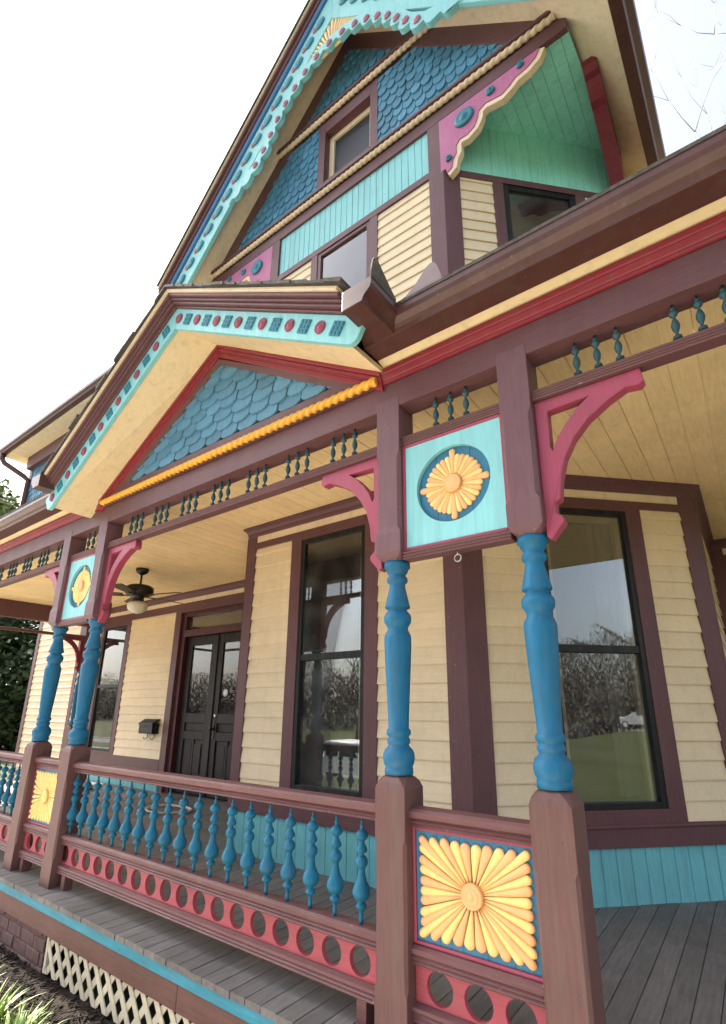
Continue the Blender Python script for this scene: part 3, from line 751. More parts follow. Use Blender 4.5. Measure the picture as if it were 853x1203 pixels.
# ================================================================== THE PORCH
porch = thing('front_porch', 'long front porch with grey plank deck, yellow board ceiling and brown gutters', 'porch', (-3.0, 0, -.4))
XL0, XR0 = -10.75, 1.75
b = MB(); x = XL0
while x < XR0:
    w = .102
    for (y0, y1) in ((-.095, 4.75),):
        j = random.uniform(-.0012, .0012); ye = y0 + random.uniform(-.004, .004)
        b.prism([(x + .0018, -.03), (x + w - .0018, -.03), (x + w - .0018, j - .0025), (x + w - .004, j), (x + .004, j), (x + .0018, j - .0025)], ye, y1, axes=(0, 2, 1))
    x += w
b.build('deck', M['deck'], porch)
b = MB(); b.box(XL0, XR0, -.088, -.03, -.086, -.031); b.build('deck_edge', M['tealedge'], porch, bevel=.004)
b = MB(); b.box(XL0, -2.6, -.078, -.04, -.205, -.086); b.box(-2.598, XR0, -.077, -.04, -.206, -.086); b.build('skirt_board', M['skirt'], porch, bevel=.003)
b = MB(); x = XL0
while x < XR0:
    w = .148; t = random.uniform(-.001, .001)
    b.prism([(x + .001, ZC + t + .004), (x + .005, ZC + t), (x + w - .005, ZC + t), (x + w - .001, ZC + t + .004), (x + w - .001, ZC + .02), (x + .001, ZC + .02)], .12, 4.78, axes=(0, 2, 1))
    x += w
b.build('ceiling', M['ceil'], porch)
b = MB(); b.box(XL0, XR0, .0, .125, 2.80, 2.955); b.build('beam', M['maroon_h'], porch, bevel=.004)
b = MB(); b.box(XL0, XR0, .012, .12, 2.955, ZC + .06); b.build('inner_beam', M['maroon_h'], porch)
b = MB(); b.box(-10.74, -10.60, .125, 2.9, 2.80, ZC); b.box(-10.71, -10.63, .125, 2.9, 2.565, 2.615); b.build('end_beam', M['maroon'], porch, bevel=.004)
# red bed moulding, sloped yellow soffit and gutter, left and right of the pediment
RM = [(0, .0), (.012, 0), (.016, .012), (.012, .018), (.02, .024), (.03, .045), (.026, .05), (.036, .056), (.04, .078), (0, .078)]
def mould(x0, x1):
    b = MB(); b.sweep(RM, (x0, 0, 2.955), (x1, 0, 2.955), (0, -1, 0), (0, 0, 1)); return b.build('bed_moulding', M['red'], porch)
mould(XL0, -4.465); mould(-1.385, XR0)
def soff(x0, x1):
    b = MB(); b.add([(x0, 0, 3.034), (x1, 0, 3.034), (x1, -.095, 3.068), (x0, -.095, 3.068), (x0, 0, 3.10), (x1, 0, 3.10), (x1, -.095, 3.10), (x0, -.095, 3.10)], [(0, 1, 2, 3), (4, 7, 6, 5), (0, 4, 5, 1), (1, 5, 6, 2), (2, 6, 7, 3), (3, 7, 4, 0)])
    return b.build('eave_soffit', M['yellow'], porch)
soff(XL0, -4.5); soff(-1.36, XR0)
GP = [(.085, .0), (.205, .0), (.212, .02), (.225, .035), (.25, .055), (.258, .075), (.258, .112), (.245, .112), (.238, .08), (.205, .045), (.20, .012), (.092, .012), (.092, .112), (.085, .112)]
def gutter(p, q, o):
    b = MB(); b.sweep(GP, p, q, o, (0, 0, 1))
    return b
GZ = 3.055
g = gutter((-1.36, 0, GZ), (XR0, 0, GZ), (0, -1, 0)); go = g.build('gutter', M['gutter'], porch, bevel=.002); go['label'] = 'brown gutter running right from the pediment'
g = gutter((XL0, 0, GZ), (-4.60, 0, GZ), (0, -1, 0)); go = g.build('gutter', M['gutter'], porch, bevel=.002); go['label'] = 'brown gutter running left from the pediment'
# short returns along the pediment eaves
def ret(sgn, xbase, y0, y1):
    b = MB(); b.sweep(GP, (xbase, y0, GZ + .004), (xbase, y1, GZ + .004), (sgn, 0, 0), (0, 0, 1))
    cap = [(a, c) for a, c in GP[:7]] + [(.085, .112)]
    b.sweep(cap, (xbase, y0, GZ + .004), (xbase, y0 - .004, GZ + .004), (sgn, 0, 0), (0, 0, 1))
    return b
o = ret(1, -1.375, -.47, -.10).build('gutter_return', M['gutter'], porch, bevel=.002); o['label'] = 'short gutter return with end cap at the right foot of the pediment'
o = ret(-1, -4.56, -.47, -.10).build('gutter_return', M['gutter'], porch, bevel=.002); o['label'] = 'short gutter return with end cap at the left foot of the pediment'
# splash guards in the roof valleys
def guard(p, q, h, m):
    p = Vector(p); q = Vector(q); b = MB(); prof = [(0, 0)]
    if m == 'moss': prof += [(0, .35), (.06, .8), (.12, .96), (.2, 1), (.28, .95), (.5, .72), (.8, .42), (1, .25)]
    else: prof += [(0, .12), (.2, .22), (.42, .48), (.55, .72), (.66, .93), (.74, 1), (.82, .97), (.88, .82), (.95, .4), (1, .06)]
    pts = [p + (q - p) * t + Vector((0, 0, h * e)) for t, e in prof] + [q]
    n = len(pts); nn = (q - p).cross(Vector((0, 0, 1))).normalized() * .003
    tr = geometry.tessellate_polygon([[Vector(((x - p).dot((q - p).normalized()), x.z, 0)) for x in pts]])
    vs = [x + nn for x in pts] + [x - nn for x in pts]; fs = [(i, (i + 1) % n, n + (i + 1) % n, n + i) for i in range(n)]
    for t in tr: fs.append(tuple(t)); fs.append(tuple(i + n for i in reversed(t)))
    b.add(vs, fs); return b
gl = GZ + .108
o = guard((-1.122, -.47, gl), (-1.122, -.262, gl), .15, 'moss').build('splash_guard', M['moss'], porch); o['label'] = 'mossy splash guard standing on the gutter return'
o = guard((-1.118, -.252, gl), (-.86, -.252, gl), .15, 'flash').build('splash_guard', M['flash'], porch); o['label'] = 'purple splash guard standing on the long gutter'
o = guard((-5.10, -.252, gl), (-4.83, -.252, gl), .12, 'flash').build('splash_guard', M['gutter'], porch)
# porch roof
RS = .575
b = MB()
n = 28
for i in range(n):
    y0 = -.262 + i * .135; y1 = y0 + .16; 
    if y0 > 2.9: break
    z0 = 3.172 + (y0 + .262) * RS; z1 = z0 + .16 * RS
    for xa, xb in (((XL0, -4.66), (-1.34, XR0)) if y0 < .1 else ((XL0, XR0),)):
        b.add([(xa, y0, z0 + .008), (xb, y0, z0 + .008), (xb, y1, z1 + .001), (xa, y1, z1 + .001), (xa, y0, z0 - .01), (xb, y0, z0 - .01), (xb, y1, z1 - .018), (xa, y1, z1 - .018)], [(0, 1, 2, 3), (4, 7, 6, 5), (0, 4, 5, 1), (1, 5, 6, 2), (2, 6, 7, 3), (3, 7, 4, 0)])
b.build('porch_roof', M['roof'], porch)
# end half post against the house wall at the far left
hp = thing('engaged_half_post', 'slim half post against the house wall at the far left end of the porch', 'post', (-10.67, 2.84, 0))
b = MB(); b.box(-10.735, -10.605, 2.80, 2.90, 0, .90); b.build('newel', M['newel'], hp, bevel=.006)
b = MB(); b.lathe([(.90, .055), (.93, .06), (.97, .062), (1.0, .04), (1.05, .045), (1.5, .062), (1.6, .055), (1.65, .06), (1.70, .04), (1.8, .055), (1.86, .03), (1.9, .05), (1.94, .055)], -10.67, 2.85, 14); b.build('turned_column', M['blue'], hp)
b = MB(); b.box(-10.735, -10.605, 2.80, 2.90, 1.94, 2.80); b.build('upper_post', M['maroon'], hp, bevel=.006)
BRK = [(0, 2.565), (.43, 2.565), (.438, 2.505), (.42, 2.49), (.37, 2.498), (.30, 2.465), (.215, 2.41), (.15, 2.34), (.105, 2.26), (.08, 2.17), (.07, 2.085), (.048, 2.075), (.046, 2.03), (.072, 2.008), (.076, 1.985), (.045, 1.95), (.02, 1.918), (0, 1.93)]
HOLE = [(.055, 2.505), (.225, 2.512), (.17, 2.47), (.12, 2.415), (.085, 2.365), (.062, 2.31), (.052, 2.33)]
b = MB(frame((-10.70, 2.80, 0), (0, -1, 0), (1, 0, 0))); b.prism(BRK, .0, .05, [HOLE])
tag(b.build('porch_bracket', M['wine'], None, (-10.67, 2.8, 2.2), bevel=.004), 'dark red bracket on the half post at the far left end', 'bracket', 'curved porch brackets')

# ------------------------------------------------------------------ posts
PX = [-5.07, -4.39, -1.352, -.66]
def square_stack(b, cx, cy, secs):
    rings = []
    for z, h, c in secs:
        c = max(c, .0006)
        rings.append([(cx + sx * (h - (c if k else 0)), cy + sy * (h - (0 if k else c)), z) for sx, sy, k in ((1, -1, 0), (1, 1, 0), (1, 1, 1), (-1, 1, 1), (-1, 1, 0), (-1, -1, 0), (-1, -1, 1), (1, -1, 1))])
    return b.loft(rings)
COLP = [(0, 42), (20, 43), (24, 37), (38, 34), (44, 28), (52, 28), (58, 33), (66, 34.5), (74, 33), (79, 27), (85, 25.5), (100, 27.5), (130, 33.5), (158, 39.5), (165, 41), (168, 39), (170, 31), (177, 30), (184, 36), (194, 42.5), (206, 44), (218, 43), (230, 36), (237, 33), (247, 33.5), (256, 38), (266, 42), (276, 43), (300, 42.7), (380, 39.5), (460, 35.5), (530, 32.2), (570, 31), (575, 36), (583, 37.5), (590, 36), (594, 31), (600, 31.5), (606, 35), (614, 35), (620, 30.5), (627, 33), (636, 42), (650, 47), (664, 47.5), (678, 45), (688, 40), (692, 42), (710, 42.5)]
def make_post():
    cx, cy = PX[2], .078
    r = thing('porch_post', 'x', 'post', (cx, cy, 0), 'turned porch posts')
    b = MB(); h = .0775
    square_stack(b, cx, cy, [(0, h, .002), (.18, h, .002), (.20, h, .012), (.70, h, .012), (.72, h, .002), (.915, h, .002), (.94, h - .006, .012), (.958, h - .016, .024), (.968, h - .028, .03)])
    b.build('newel', M['newel'], r)
    b = MB(); z0, z1 = .968, 1.952
    b.lathe([(z1 - (z1 - z0) * t / 710, q * .00152) for t, q in COLP][::-1], cx, cy, 28); b.build('turned_column', M['blue'], r)
    b = MB(); h = .0715
    square_stack(b, cx, cy - .009, [(1.95, h - .022, .02), (1.965, h - .008, .008), (1.985, h + .004, .003), (2.09, h + .004, .002), (2.12, h, .016), (2.50, h, .016), (2.53, h, .002), (2.855, h, .002)])
    b.build('upper_post', M['maroon_skylit'], r)
    return r
post = make_post()
PL = ['first turned blue post from the left, beside the left railing', 'second turned blue post from the left, between the sunburst panel and long railing', 'third turned blue post, at the right end of the long railing', 'rightmost and nearest turned blue post, with no railing on its right']
for i in (2, 0, 1, 3):
    o = post if i == 2 else copy_tree(post)
    o.location = (PX[i], .078, 0); o['label'] = PL[i]
hp['group'] = 'turned porch posts'

# ------------------------------------------------------------------ spindle friezes
SPN = [(0, .005), (.10, .0055), (.12, .011), (.155, .0155), (.20, .014), (.24, .006), (.27, .0045), (.30, .006), (.37, .0115), (.46, .0145), (.54, .012), (.63, .006), (.66, .0045), (.69, .006), (.715, .012), (.75, .0155), (.79, .014), (.825, .007), (.84, .006), (.86, .0105), (.885, .010), (.91, .0045), (1, .0045)]
sp_me = None
def spindle(parent, x):
    global sp_me
    if sp_me is None:
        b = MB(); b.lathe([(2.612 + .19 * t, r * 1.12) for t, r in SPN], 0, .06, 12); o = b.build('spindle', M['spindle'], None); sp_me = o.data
    else:
        o = bpy.data.objects.new('spindle', sp_me); C.objects.link(o)
    o.parent = parent; o.location = Vector((x, 0, 0)) - ORG[parent.name]
RAILP = [(-.02, 0), (.045, 0), (.05, .006), (.044, .012), (.05, .018), (.044, .025), (.05, .031), (.044, .037), (.05, .046), (.046, .05), (-.02, .05)]
def frieze(x0, x1, xs, label):
    r = thing('spindle_frieze', label, 'frieze', ((x0 + x1) / 2, .06, 2.565), 'spindle friezes under the porch beam')
    b = MB(); b.sweep(RAILP, (x0, .07, 2.565), (x1, .07, 2.565), (0, -1, 0), (0, 0, 1)); b.build('rail', M['maroon_h'], r)
    for x in xs: spindle(r, x)
    return r
hw = .0715
main_x = [c + d for c in (-3.946, -3.585, -3.212, -2.837, -2.458, -2.081, -1.706) for d in (-.082, 0, .082)]
frieze(PX[1] + hw, PX[2] - hw, main_x, 'long spindle frieze under the pediment, seven groups of three spindles')
frieze(PX[2] + hw, PX[3] - hw, [-1.092, -1.007, -.922], 'short spindle frieze above the right flower panel')
frieze(PX[0] + hw, PX[1] - hw, [-4.765, -4.67, -4.58], 'short spindle frieze above the left flower panel')
frieze(PX[3] + hw, XR0, [c + d for c in (-.307, .070, .447) for d in (-.084, 0, .084)], 'spindle frieze over the open bay right of the nearest post')
frieze(XL0 + .1, PX[0] - hw, [c + d for c in [-5.322 - .400 * k for k in range(9)] for d in (-.085, 0, .085)], 'spindle frieze running out of the picture at far left')

# ------------------------------------------------------------------ brackets
def bracket(px, sgn, label):
    x0 = px + sgn * .0715
    b = MB(frame((x0, .045, 0), (sgn, 0, 0), (0, -1, 0))); b.prism(BRK, -.055, .0, [HOLE])
    return tag(b.build('porch_bracket', M['pink'], None, (x0, .07, 1.93), bevel=.005), label, 'bracket', 'curved porch brackets')
bracket(PX[3], 1, 'large magenta bracket on the right side of the nearest post')
bracket(PX[2], -1, 'magenta bracket at the right end of the long railing bay')
bracket(PX[1], 1, 'magenta bracket in front of the ceiling fan')
bracket(PX[0], -1, 'mauve looking bracket left of the left flower panel')

# ------------------------------------------------------------------ flower panels between the paired posts
def flower_panel(p, q, label, sunny):
    x0, x1 = p + hw, q - hw; cx = (x0 + x1) / 2; cz = 2.29 - .003
    r = thing('flower_panel', label, 'panel', (cx, .05, 1.945), 'flower panels between the paired posts')
    b = MB(); b.sweep([(-.02, 0), (.044, 0), (.05, .006), (.044, .013), (.05, .02), (.044, .027), (.05, .035), (.046, .042), (-.02, .042)], (x0, .07, 1.945), (x1, .07, 1.945), (0, -1, 0), (0, 0, 1)); b.build('bottom_rail', M['maroon_h'], r)
    F = frame((0, .035, 0), (1, 0, 0), (0, -1, 0)); z0, z1 = 1.987, 2.565; e = .016
    b = MB(F); b.box(x0, x0 + e, -.03, .006, z0, z1); b.box(x1 - e, x1, -.03, .006, z0, z1); b.box(x0 + e, x1 - e, -.03, .0055, z0, z0 + e); b.box(x0 + e, x1 - e, -.03, .0055, z1 - e, z1); b.build('border', M['pink'], r, bevel=.003)
    b = MB(F); ci = circ(cx, cz, .196, 48)
    # three boards with joints, a round opening cut through
    b.prism([(x0 + e, z0 + e), (x1 - e, z0 + e), (x1 - e, z1 - e), (x0 + e, z1 - e)], -.022, 0, [ci]); b.build('surround', M['teal'], r)
    b = MB(F); w = (x1 - x0) / 6
    for k in range(6): b.box(x0 + k * w + .001, x0 + (k + 1) * w - .001, -.04, -.022, z0, z1)
    b.build('backing', M['panelblue'], r)
    n = 32
    for k in range(n):
        a = PI / 2 + 2 * PI * k / n; long_ = k % 8 == 0
        b = MB(F); b.petal(cx, cz, a, .03, .186 if long_ else .154, .004, .0190 if long_ else .0156, -.021, .012)
        b.build('petal', M['petaly' if (sunny or k % 2) else 'petalo'], r)
    b = MB(F); b.lathe_d([(-.02, .046), (-.004, .045), (.000, .042), (.001, .037), (-.001, .034), (.001, .029), (.001, .002)], cx, cz, 26); b.build('flower_centre', M['petalo'], r)
flower_panel(PX[2], PX[3], 'turquoise panel with a yellow and apricot flower, beside the nearest post', False)
flower_panel(PX[0], PX[1], 'turquoise panel with a yellow flower, far left pair of posts', True)
b = MB(); pts = [(-1.0 + .017 * math.sin(2 * PI * k / 16), .05, 1.912 - .017 * math.cos(2 * PI * k / 16)) for k in range(17)]
b.tube(pts, .003, 6); b.tube([(-1.0, .05, 1.93), (-1.0, .05, 1.946)], .003, 6)
tag(b.build('hook_ring', M['steel'], None, (-1.0, .05, 1.945)), 'small steel ring hook under the right flower panel', 'hook')

# ------------------------------------------------------------------ railings
TOP = [(-.045, 0), (.030, 0), (.038, .006), (.030, .014), (.038, .022), (.030, .030), (.044, .038), (.046, .062), (.036, .072), (.0, .08), (-.036, .072), (-.046, .062)]
MID = [(-.04, .0), (.034, 0), (.040, .006), (.032, .014), (.040, .022), (.032, .030), (.042, .038), (.044, .056), (.03, .066), (-.03, .066), (-.044, .056)]
LOW = [(-.04, 0), (.036, 0), (.042, .006), (.034, .014), (.042, .022), (.034, .030), (.042, .038), (.040, .05), (.02, .058), (-.02, .058), (-.04, .05)]
BAL = [(0, 9), (62, 9), (70, 10), (76, 15), (86, 16.5), (96, 13), (104, 10), (112, 22), (130, 38), (150, 45), (166, 45), (184, 36), (196, 20), (206, 17), (222, 22), (246, 33), (268, 39.5), (282, 37), (288, 30), (292, 18), (303, 17), (312, 18), (318, 28), (336, 39), (358, 43.5), (380, 42), (396, 33), (404, 27), (412, 26), (418, 22), (434, 23.5), (460, 27), (478, 31), (482, 30), (500, 36), (504, 35), (522, 44), (550, 56), (580, 62), (604, 61), (626, 53), (645, 40), (656, 24), (664, 20), (672, 27), (684, 37), (694, 38), (706, 34), (716, 22), (722, 15), (790, 13.5), (830, 13.5)]
YR = .078
bal_me = None
def baluster(parent, x):
    global bal_me
    if bal_me is None:
        z1, z0 = .775, .345
        b = MB(); b.lathe([(z1 - (z1 - z0) * t / 830, q * .00064) for t, q in BAL][::-1], 0, YR, 18); o = b.build('baluster', M['balblue'], None); bal_me = o.data
    else:
        o = bpy.data.objects.new('baluster', bal_me); C.objects.link(o)
    o.parent = parent; o.location = Vector((x, 0, 0)) - ORG[parent.name]; o.rotation_euler = (0, 0, 0)
def rails(x0, x1, r, holes):
    O = (0, -1, 0); U = (0, 0, 1)
    b = MB(); b.sweep(TOP, (x0, YR, .77), (x1, YR, .77), O, U); b.build('top_rail', M['rail'], r)
    b = MB(); b.sweep(MID, (x0, YR, .282), (x1, YR, .282), O, U); b.build('middle_rail', M['rail'], r)
    b = MB(); b.sweep(LOW, (x0, YR, .095), (x1, YR, .095), O, U); b.build('bottom_rail', M['rail'], r)
    b = MB(); b.prism([(x0, .148), (x1, .148), (x1, .285), (x0, .285)], YR - .012, YR + .012, [circ(h, .2165, .0565, 28) for h in holes]); b.build('pierced_board', M['coral'], r, bevel=.003)
def railing(x0, x1, bals, holes, label):
    r = thing('porch_railing', label, 'railing', ((x0 + x1) / 2, YR, 0), 'porch railings')
    rails(x0, x1, r, holes)
    for x in bals: baluster(r, x)
    for fx in (x0 + .10, x1 - .10):
        b = MB(); b.box(fx - .025, fx + .025, YR - .03, YR + .03, 0, .095); b.build('foot', M['rail'], r)
    return r
nw = .0775
railing(PX[1] + nw, PX[2] - nw, [-4.285 + .1515 * k for k in range(19)], [-4.283 + .1606 * k for k in range(18)], 'long railing of fat blue balusters above a coral board with round holes')
railing(-9.6, PX[0] - nw, [-5.23 - .1515 * k for k in range(28)], [-5.25 - .1606 * k for k in range(27)], 'railing cut off by the left edge of the picture')

def sunburst(p, q, label, sunny):
    x0, x1 = p + nw, q - nw; cx = (x0 + x1) / 2; cz = .560
    r = thing('sunburst_panel', label, 'panel', (cx, YR, 0), 'sunburst panels between the paired posts')
    n = 3; rails(x0, x1, r, [cx + (k - 1) * .161 for k in range(3)])
    F = frame((0, .062, 0), (1, 0, 0), (0, -1, 0)); z0, z1 = .348, .772; e = .014
    b = MB(F); b.box(x0, x0 + e, -.03, .006, z0, z1); b.box(x1 - e, x1, -.03, .006, z0, z1); b.box(x0 + e, x1 - e, -.03, .0055, z0, z0 + e); b.box(x0 + e, x1 - e, -.03, .0055, z1 - e, z1); b.build('border', M['pink'], r, bevel=.003)
    b = MB(F); w = (x1 - x0 - 2 * e) / 5
    for k in range(5): b.box(x0 + e + k * w + .0008, x0 + e + (k + 1) * w - .0008, -.02, -.004, z0 + e, z1 - e)
    b.build('backing_board', M['panelblue'], r)
    hx, hz = .236, .180
    tips = []
    nx = 9
    for k in range(nx): tips.append((-hx + 2 * hx * k / nx, hz))
    for k in range(nx): tips.append((hx, hz - 2 * hz * k / nx))
    for k in range(nx): tips.append((hx - 2 * hx * k / nx, -hz))
    for k in range(nx): tips.append((-hx, -hz + 2 * hz * k / nx))
    for k, (tx, tz) in enumerate(tips):
        rr = math.hypot(tx, tz); a = math.atan2(tz, tx)
        t0 = tips[k - 1]; t1 = tips[(k + 1) % len(tips)]
        da = abs(math.atan2(math.sin(math.atan2(t1[1], t1[0]) - math.atan2(t0[1], t0[0])), math.cos(math.atan2(t1[1], t1[0]) - math.atan2(t0[1], t0[0])))) / 2
        w1 = min(.030, max(.0185, rr * math.sin(da / 2) * 1.06)) * (.86 if sunny else 1)
        b = MB(F); b.petal(cx, cz, a + random.uniform(-.012, .012), .035, rr * random.uniform(.985, 1.01), .0025, w1, -.004, .015 if sunny else 0.018 + random.uniform(-.0015, .0015))
        b.build('petal', M['petaly' if (sunny or k % 2) else 'petalo'], r)
    b = MB(F); b.lathe_d([(-.004, .046), (.016, .045), (.021, .041), (.018, .036), (.018, .030), (.024, .026), (.021, .02), (.02, .013), (.024, .009), (.025, .002)], cx, cz, 26); b.build('hub', M['petaly' if sunny else 'petalo'], r)
    for fx in (x0 + .06, x1 - .06):
        b = MB(); b.box(fx - .025, fx + .025, YR - .03, YR + .03, 0, .095); b.build('foot', M['rail'], r)
sunburst(PX[2], PX[3], 'sunburst panel of yellow and apricot rays beside the nearest post', False)
sunburst(PX[0], PX[1], 'all yellow sunburst panel between the far left posts', True)

# ================================================================== THE PEDIMENT
ped = thing('porch_pediment', 'small pediment over the porch with blue shingles, rope moulding and medallion bargeboards', 'pediment', (-2.92, 0, 2.955))
PA, PZ, PS = -2.925, 3.953, .600
def pz(x, off=0): return PZ + off - PS * abs(x - PA)
PC = 1 / math.hypot(1, PS)
bl, br_ = -4.47, -1.375
b = MB(F_porch)
zb = 2.957
b.prism([(bl, zb), (br_, zb), (br_, pz(br_) - .005), (PA, PZ - .004), (bl, pz(bl) - .005)], -.10, -.006); b.build('pediment_wall', M['maroon_h'], ped)
tri_in = [(-4.06, 3.085), (-1.74, 3.085), (-2.905, 3.775)]
b = MB(F_porch); o1 = -.10
outer = [(bl + .03, zb + .002), (br_ - .03, zb + .002), (PA, PZ - .12)]
b.prism(outer, -.005, .018, [tri_in]); b.build('inner_frame', M['maroon_h'], ped, bevel=.002)
shingles(F_porch, [tri_in], .195, .088, -.004, OCT).build('shingle_field', M['shingle'], ped)
for sgn, xe in ((-1, bl), (1, br_)):
    b = MB(F_porch)
    for (o0, o1_, d) in ((-.030, -.002, .045), (-.056, -.030, .032), (-.066, -.056, .026), (-.105, -.066, .02)):
        b.prism([(PA, PZ + o0), (xe, pz(xe, o0)), (xe, pz(xe, o1_)), (PA, PZ + o1_)], -.004, d)
    b.build('rake_moulding', M['red'], ped, bevel=.003)
b = MB(F_porch); b.rope((-4.41, .034, 2.985), (-1.405, .030, 2.982), .026, .056, (0, 1, 0), (0, 0, 1), lobes=2, amp=.22, seg=20); b.build('rope_moulding', M['rope'], ped)
# soffit, bargeboards, crown, roof
PY = -.345
eL, eR = -4.665, -1.345
BA, BZ = -3.03, 3.952
def pzb(x, off=0): return BZ + off - (.638 if x < BA else .567) * abs(x - BA)
eR = -1.36
def pstrip(o0, o1, sgn, xe, xshift=0):
    xo = xe + sgn * (o1 - o0) * PS * PC * PC
    return [(BA, BZ + o0), (xe, pzb(xe, o0)), (xo, pzb(xo, o1)), (BA, BZ + o1)]
for sgn, xe in ((-1, eL), (1, eR)):
    b = MB(); q0, q1 = 0, PY + .02; b.add([(PA, q0, PZ), (xe, q0, pz(xe)), (xe, q1, pzb(xe)), (BA, q1, BZ), (PA, q0, PZ + .03), (xe, q0, pz(xe, .03)), (xe, q1, pzb(xe, .03)), (BA, q1, BZ + .03)], [(0, 1, 2, 3), (4, 7, 6, 5), (0, 4, 5, 1), (1, 5, 6, 2), (2, 6, 7, 3), (3, 7, 4, 0)]); b.build('soffit', M['yellow'], ped)
    b = MB(F_porch)
    bot, top_ = -.012, .168
    PSs = .638 if sgn < 0 else .567
    PCs = 1 / math.hypot(1, PSs)
    base = [(BA, BZ + bot), (xe, pzb(xe, bot))]
    n1 = Vector((sgn, 0, -PSs)).normalized(); n2 = Vector((sgn * PSs, 0, 1)).normalized()
    e0 = Vector((xe, 0, pzb(xe, bot)))
    w = (top_ - bot) * PC
    for k in range(1, 6):
        a = PI / 2 * k / 5; q = e0 + n1 * (.05 * math.sin(a)) + n2 * (.05 * (1 - math.cos(a))); base.append((q.x, q.z))
    q = e0 + n1 * .05 + n2 * w; base.append((q.x, q.z)); base.append((BA, BZ + top_))
    b.prism(base, -PY - .03, -PY); bb = b.build('bargeboard', M['teal'], ped, bevel=.006)
    L_ = (abs(xe - BA)) / PCs; n = 14; step = (L_ - .05) / (n - .35)
    for k in range(n):
        if sgn < 0 and k == 0: pass
        sd = .06 + (k + (0 if sgn > 0 else .5)) * step
        if sd > L_ - .0: continue
        cx = BA + sgn * sd * PCs; cz = pzb(cx, .078)
        sq = (k % 2 == 1) if sgn > 0 else (k % 2 == 0)
        if not sq:
            b = MB(F_porch); b.lathe_d([(-PY, .038), (-PY + .007, .038), (-PY + .010, .034), (-PY + .006, .031), (-PY + .012, .026), (-PY + .007, .019), (-PY + .013, .011), (-PY + .014, .002)], cx, cz, 20); b.build('round_medallion', M['rosette_r'], bb)
        else:
            b = MB(F_porch); h = .041; c = Vector((cx, 0, cz))
            def Q(i, j): return (c + n1 * (i * h) + n2 * (j * h))
            def quad(i0, i1, j0, j1, d0, d1, inset=.0):
                A = [Q(i0, j0), Q(i1, j0), Q(i1, j1), Q(i0, j1)]; B = [Q(i0 + inset, j0 + inset), Q(i1 - inset, j0 + inset), Q(i1 - inset, j1 - inset), Q(i0 + inset, j1 - inset)]
                b.loft([[(p.x, d0, p.z) for p in A], [(p.x, d1, p.z) for p in B]])
            quad(-1, 1, -1, 1, -PY, -PY + .006)
            for i in range(3):
                for j in range(3):
                    i0 = -1 + i * .667; j0 = -1 + j * .667
                    quad(i0 + .05, i0 + .617, j0 + .05, j0 + .617, -PY + .0055, -PY + .0125, .14)
            b.build('square_medallion', M['rosette_b'], bb)
    b = MB(F_porch)
    for (o0, o1_, d) in ((.168, .185, .018), (.185, .205, .045), (.205, .225, .062), (.225, .25, .085)):
        b.prism(pstrip(o0, o1_, sgn, xe), -PY - .03, -PY + d)
    b.build('crown_moulding', M['maroon_h'], bb, bevel=.006)
    b = MB(F_porch); b.prism(pstrip(.25, .275, sgn, xe), -PY - .03, -PY + .10); b.build('fascia_strip', M['creamtrim'], bb, bevel=.003)
    # roof slab in courses, its edge ragged
    b = MB(F_porch); nseg = 14
    for k in range(nseg):
        a = k / nseg; c = (k + 1) / nseg; x0 = BA + (xe - BA) * a * 1.035; x1 = BA + (xe - BA) * c * 1.035; j = random.uniform(-.006, .006)
        b.prism([(x0, pzb(x0, .276)), (x1, pzb(x1, .276)), (x1, pzb(x1, .302 + j)), (x0, pzb(x0, .296 + j))], -1.44, -PY + .125 + random.uniform(-.012, .008))
    b.build('roof', M['roof'], bb)

# ================================================================== UPPER LEFT DORMER
dm = thing('roof_dormer', 'dormer with cream soffit and brown gutter above the left porch roof', 'dormer', (-10.5, 1.95, 4.3))
F_dm = frame((0, 1.95, 0), (1, 0, 0), (0, -1, 0))
b = MB(); b.box(-12.75, -8.2, 1.98, 4.0, 4.0, 6.9); b.build('wall', M['cream'], dm)
shingles(F_dm, [[(-12.7, 5.2), (-8.2, 5.2), (-8.2, 6.55), (-12.7, 6.55)]], .165, .135, 0, FISH).build('shingle_field', M['shingleup'], dm)
b = MB(F_dm); b.box(-12.76, -8.2, -.02, .12, 6.50, 6.80); b.box(-12.76, -12.6, -.02, .031, 4.4, 6.55); b.build('frieze_board', M['maroon_h'], dm)
b = MB(); b.box(-13.2, -8.0, 1.50, 2.0, 6.80, 6.84); b.build('soffit', M['tan'], dm)
b = MB(); b.sweep([(0, 0), (.09, 0), (.10, .02), (.135, .06), (.14, .12), (.13, .12), (0, .12)], (-13.45, 1.50, 6.84), (-8.0, 1.50, 6.84), (0, -1, 0), (0, 0, 1)); b.build('gutter', M['gutter'], dm, bevel=.003)
b = MB(); b.add([(-13.4, 1.5, 6.96), (-8, 1.5, 6.96), (-8, 4.2, 8.4), (-13.4, 4.2, 8.4), (-13.4, 1.5, 6.86), (-8, 1.5, 6.86), (-8, 4.2, 8.3), (-13.4, 4.2, 8.3)], [(0, 1, 2, 3), (4, 7, 6, 5), (0, 4, 5, 1), (1, 5, 6, 2), (2, 6, 7, 3), (3, 7, 4, 0)]); b.build('roof', M['roof'], dm)
b = MB(); b.tube([(-13.15, 1.44, 6.86), (-13.15, 1.45, 6.72), (-13.1, 1.5, 6.62), (-12.72, 1.82, 6.30), (-12.66, 1.90, 6.2), (-12.66, 1.90, 4.6)], .058, 10); b.build('downspout', M['gutter'], dm)

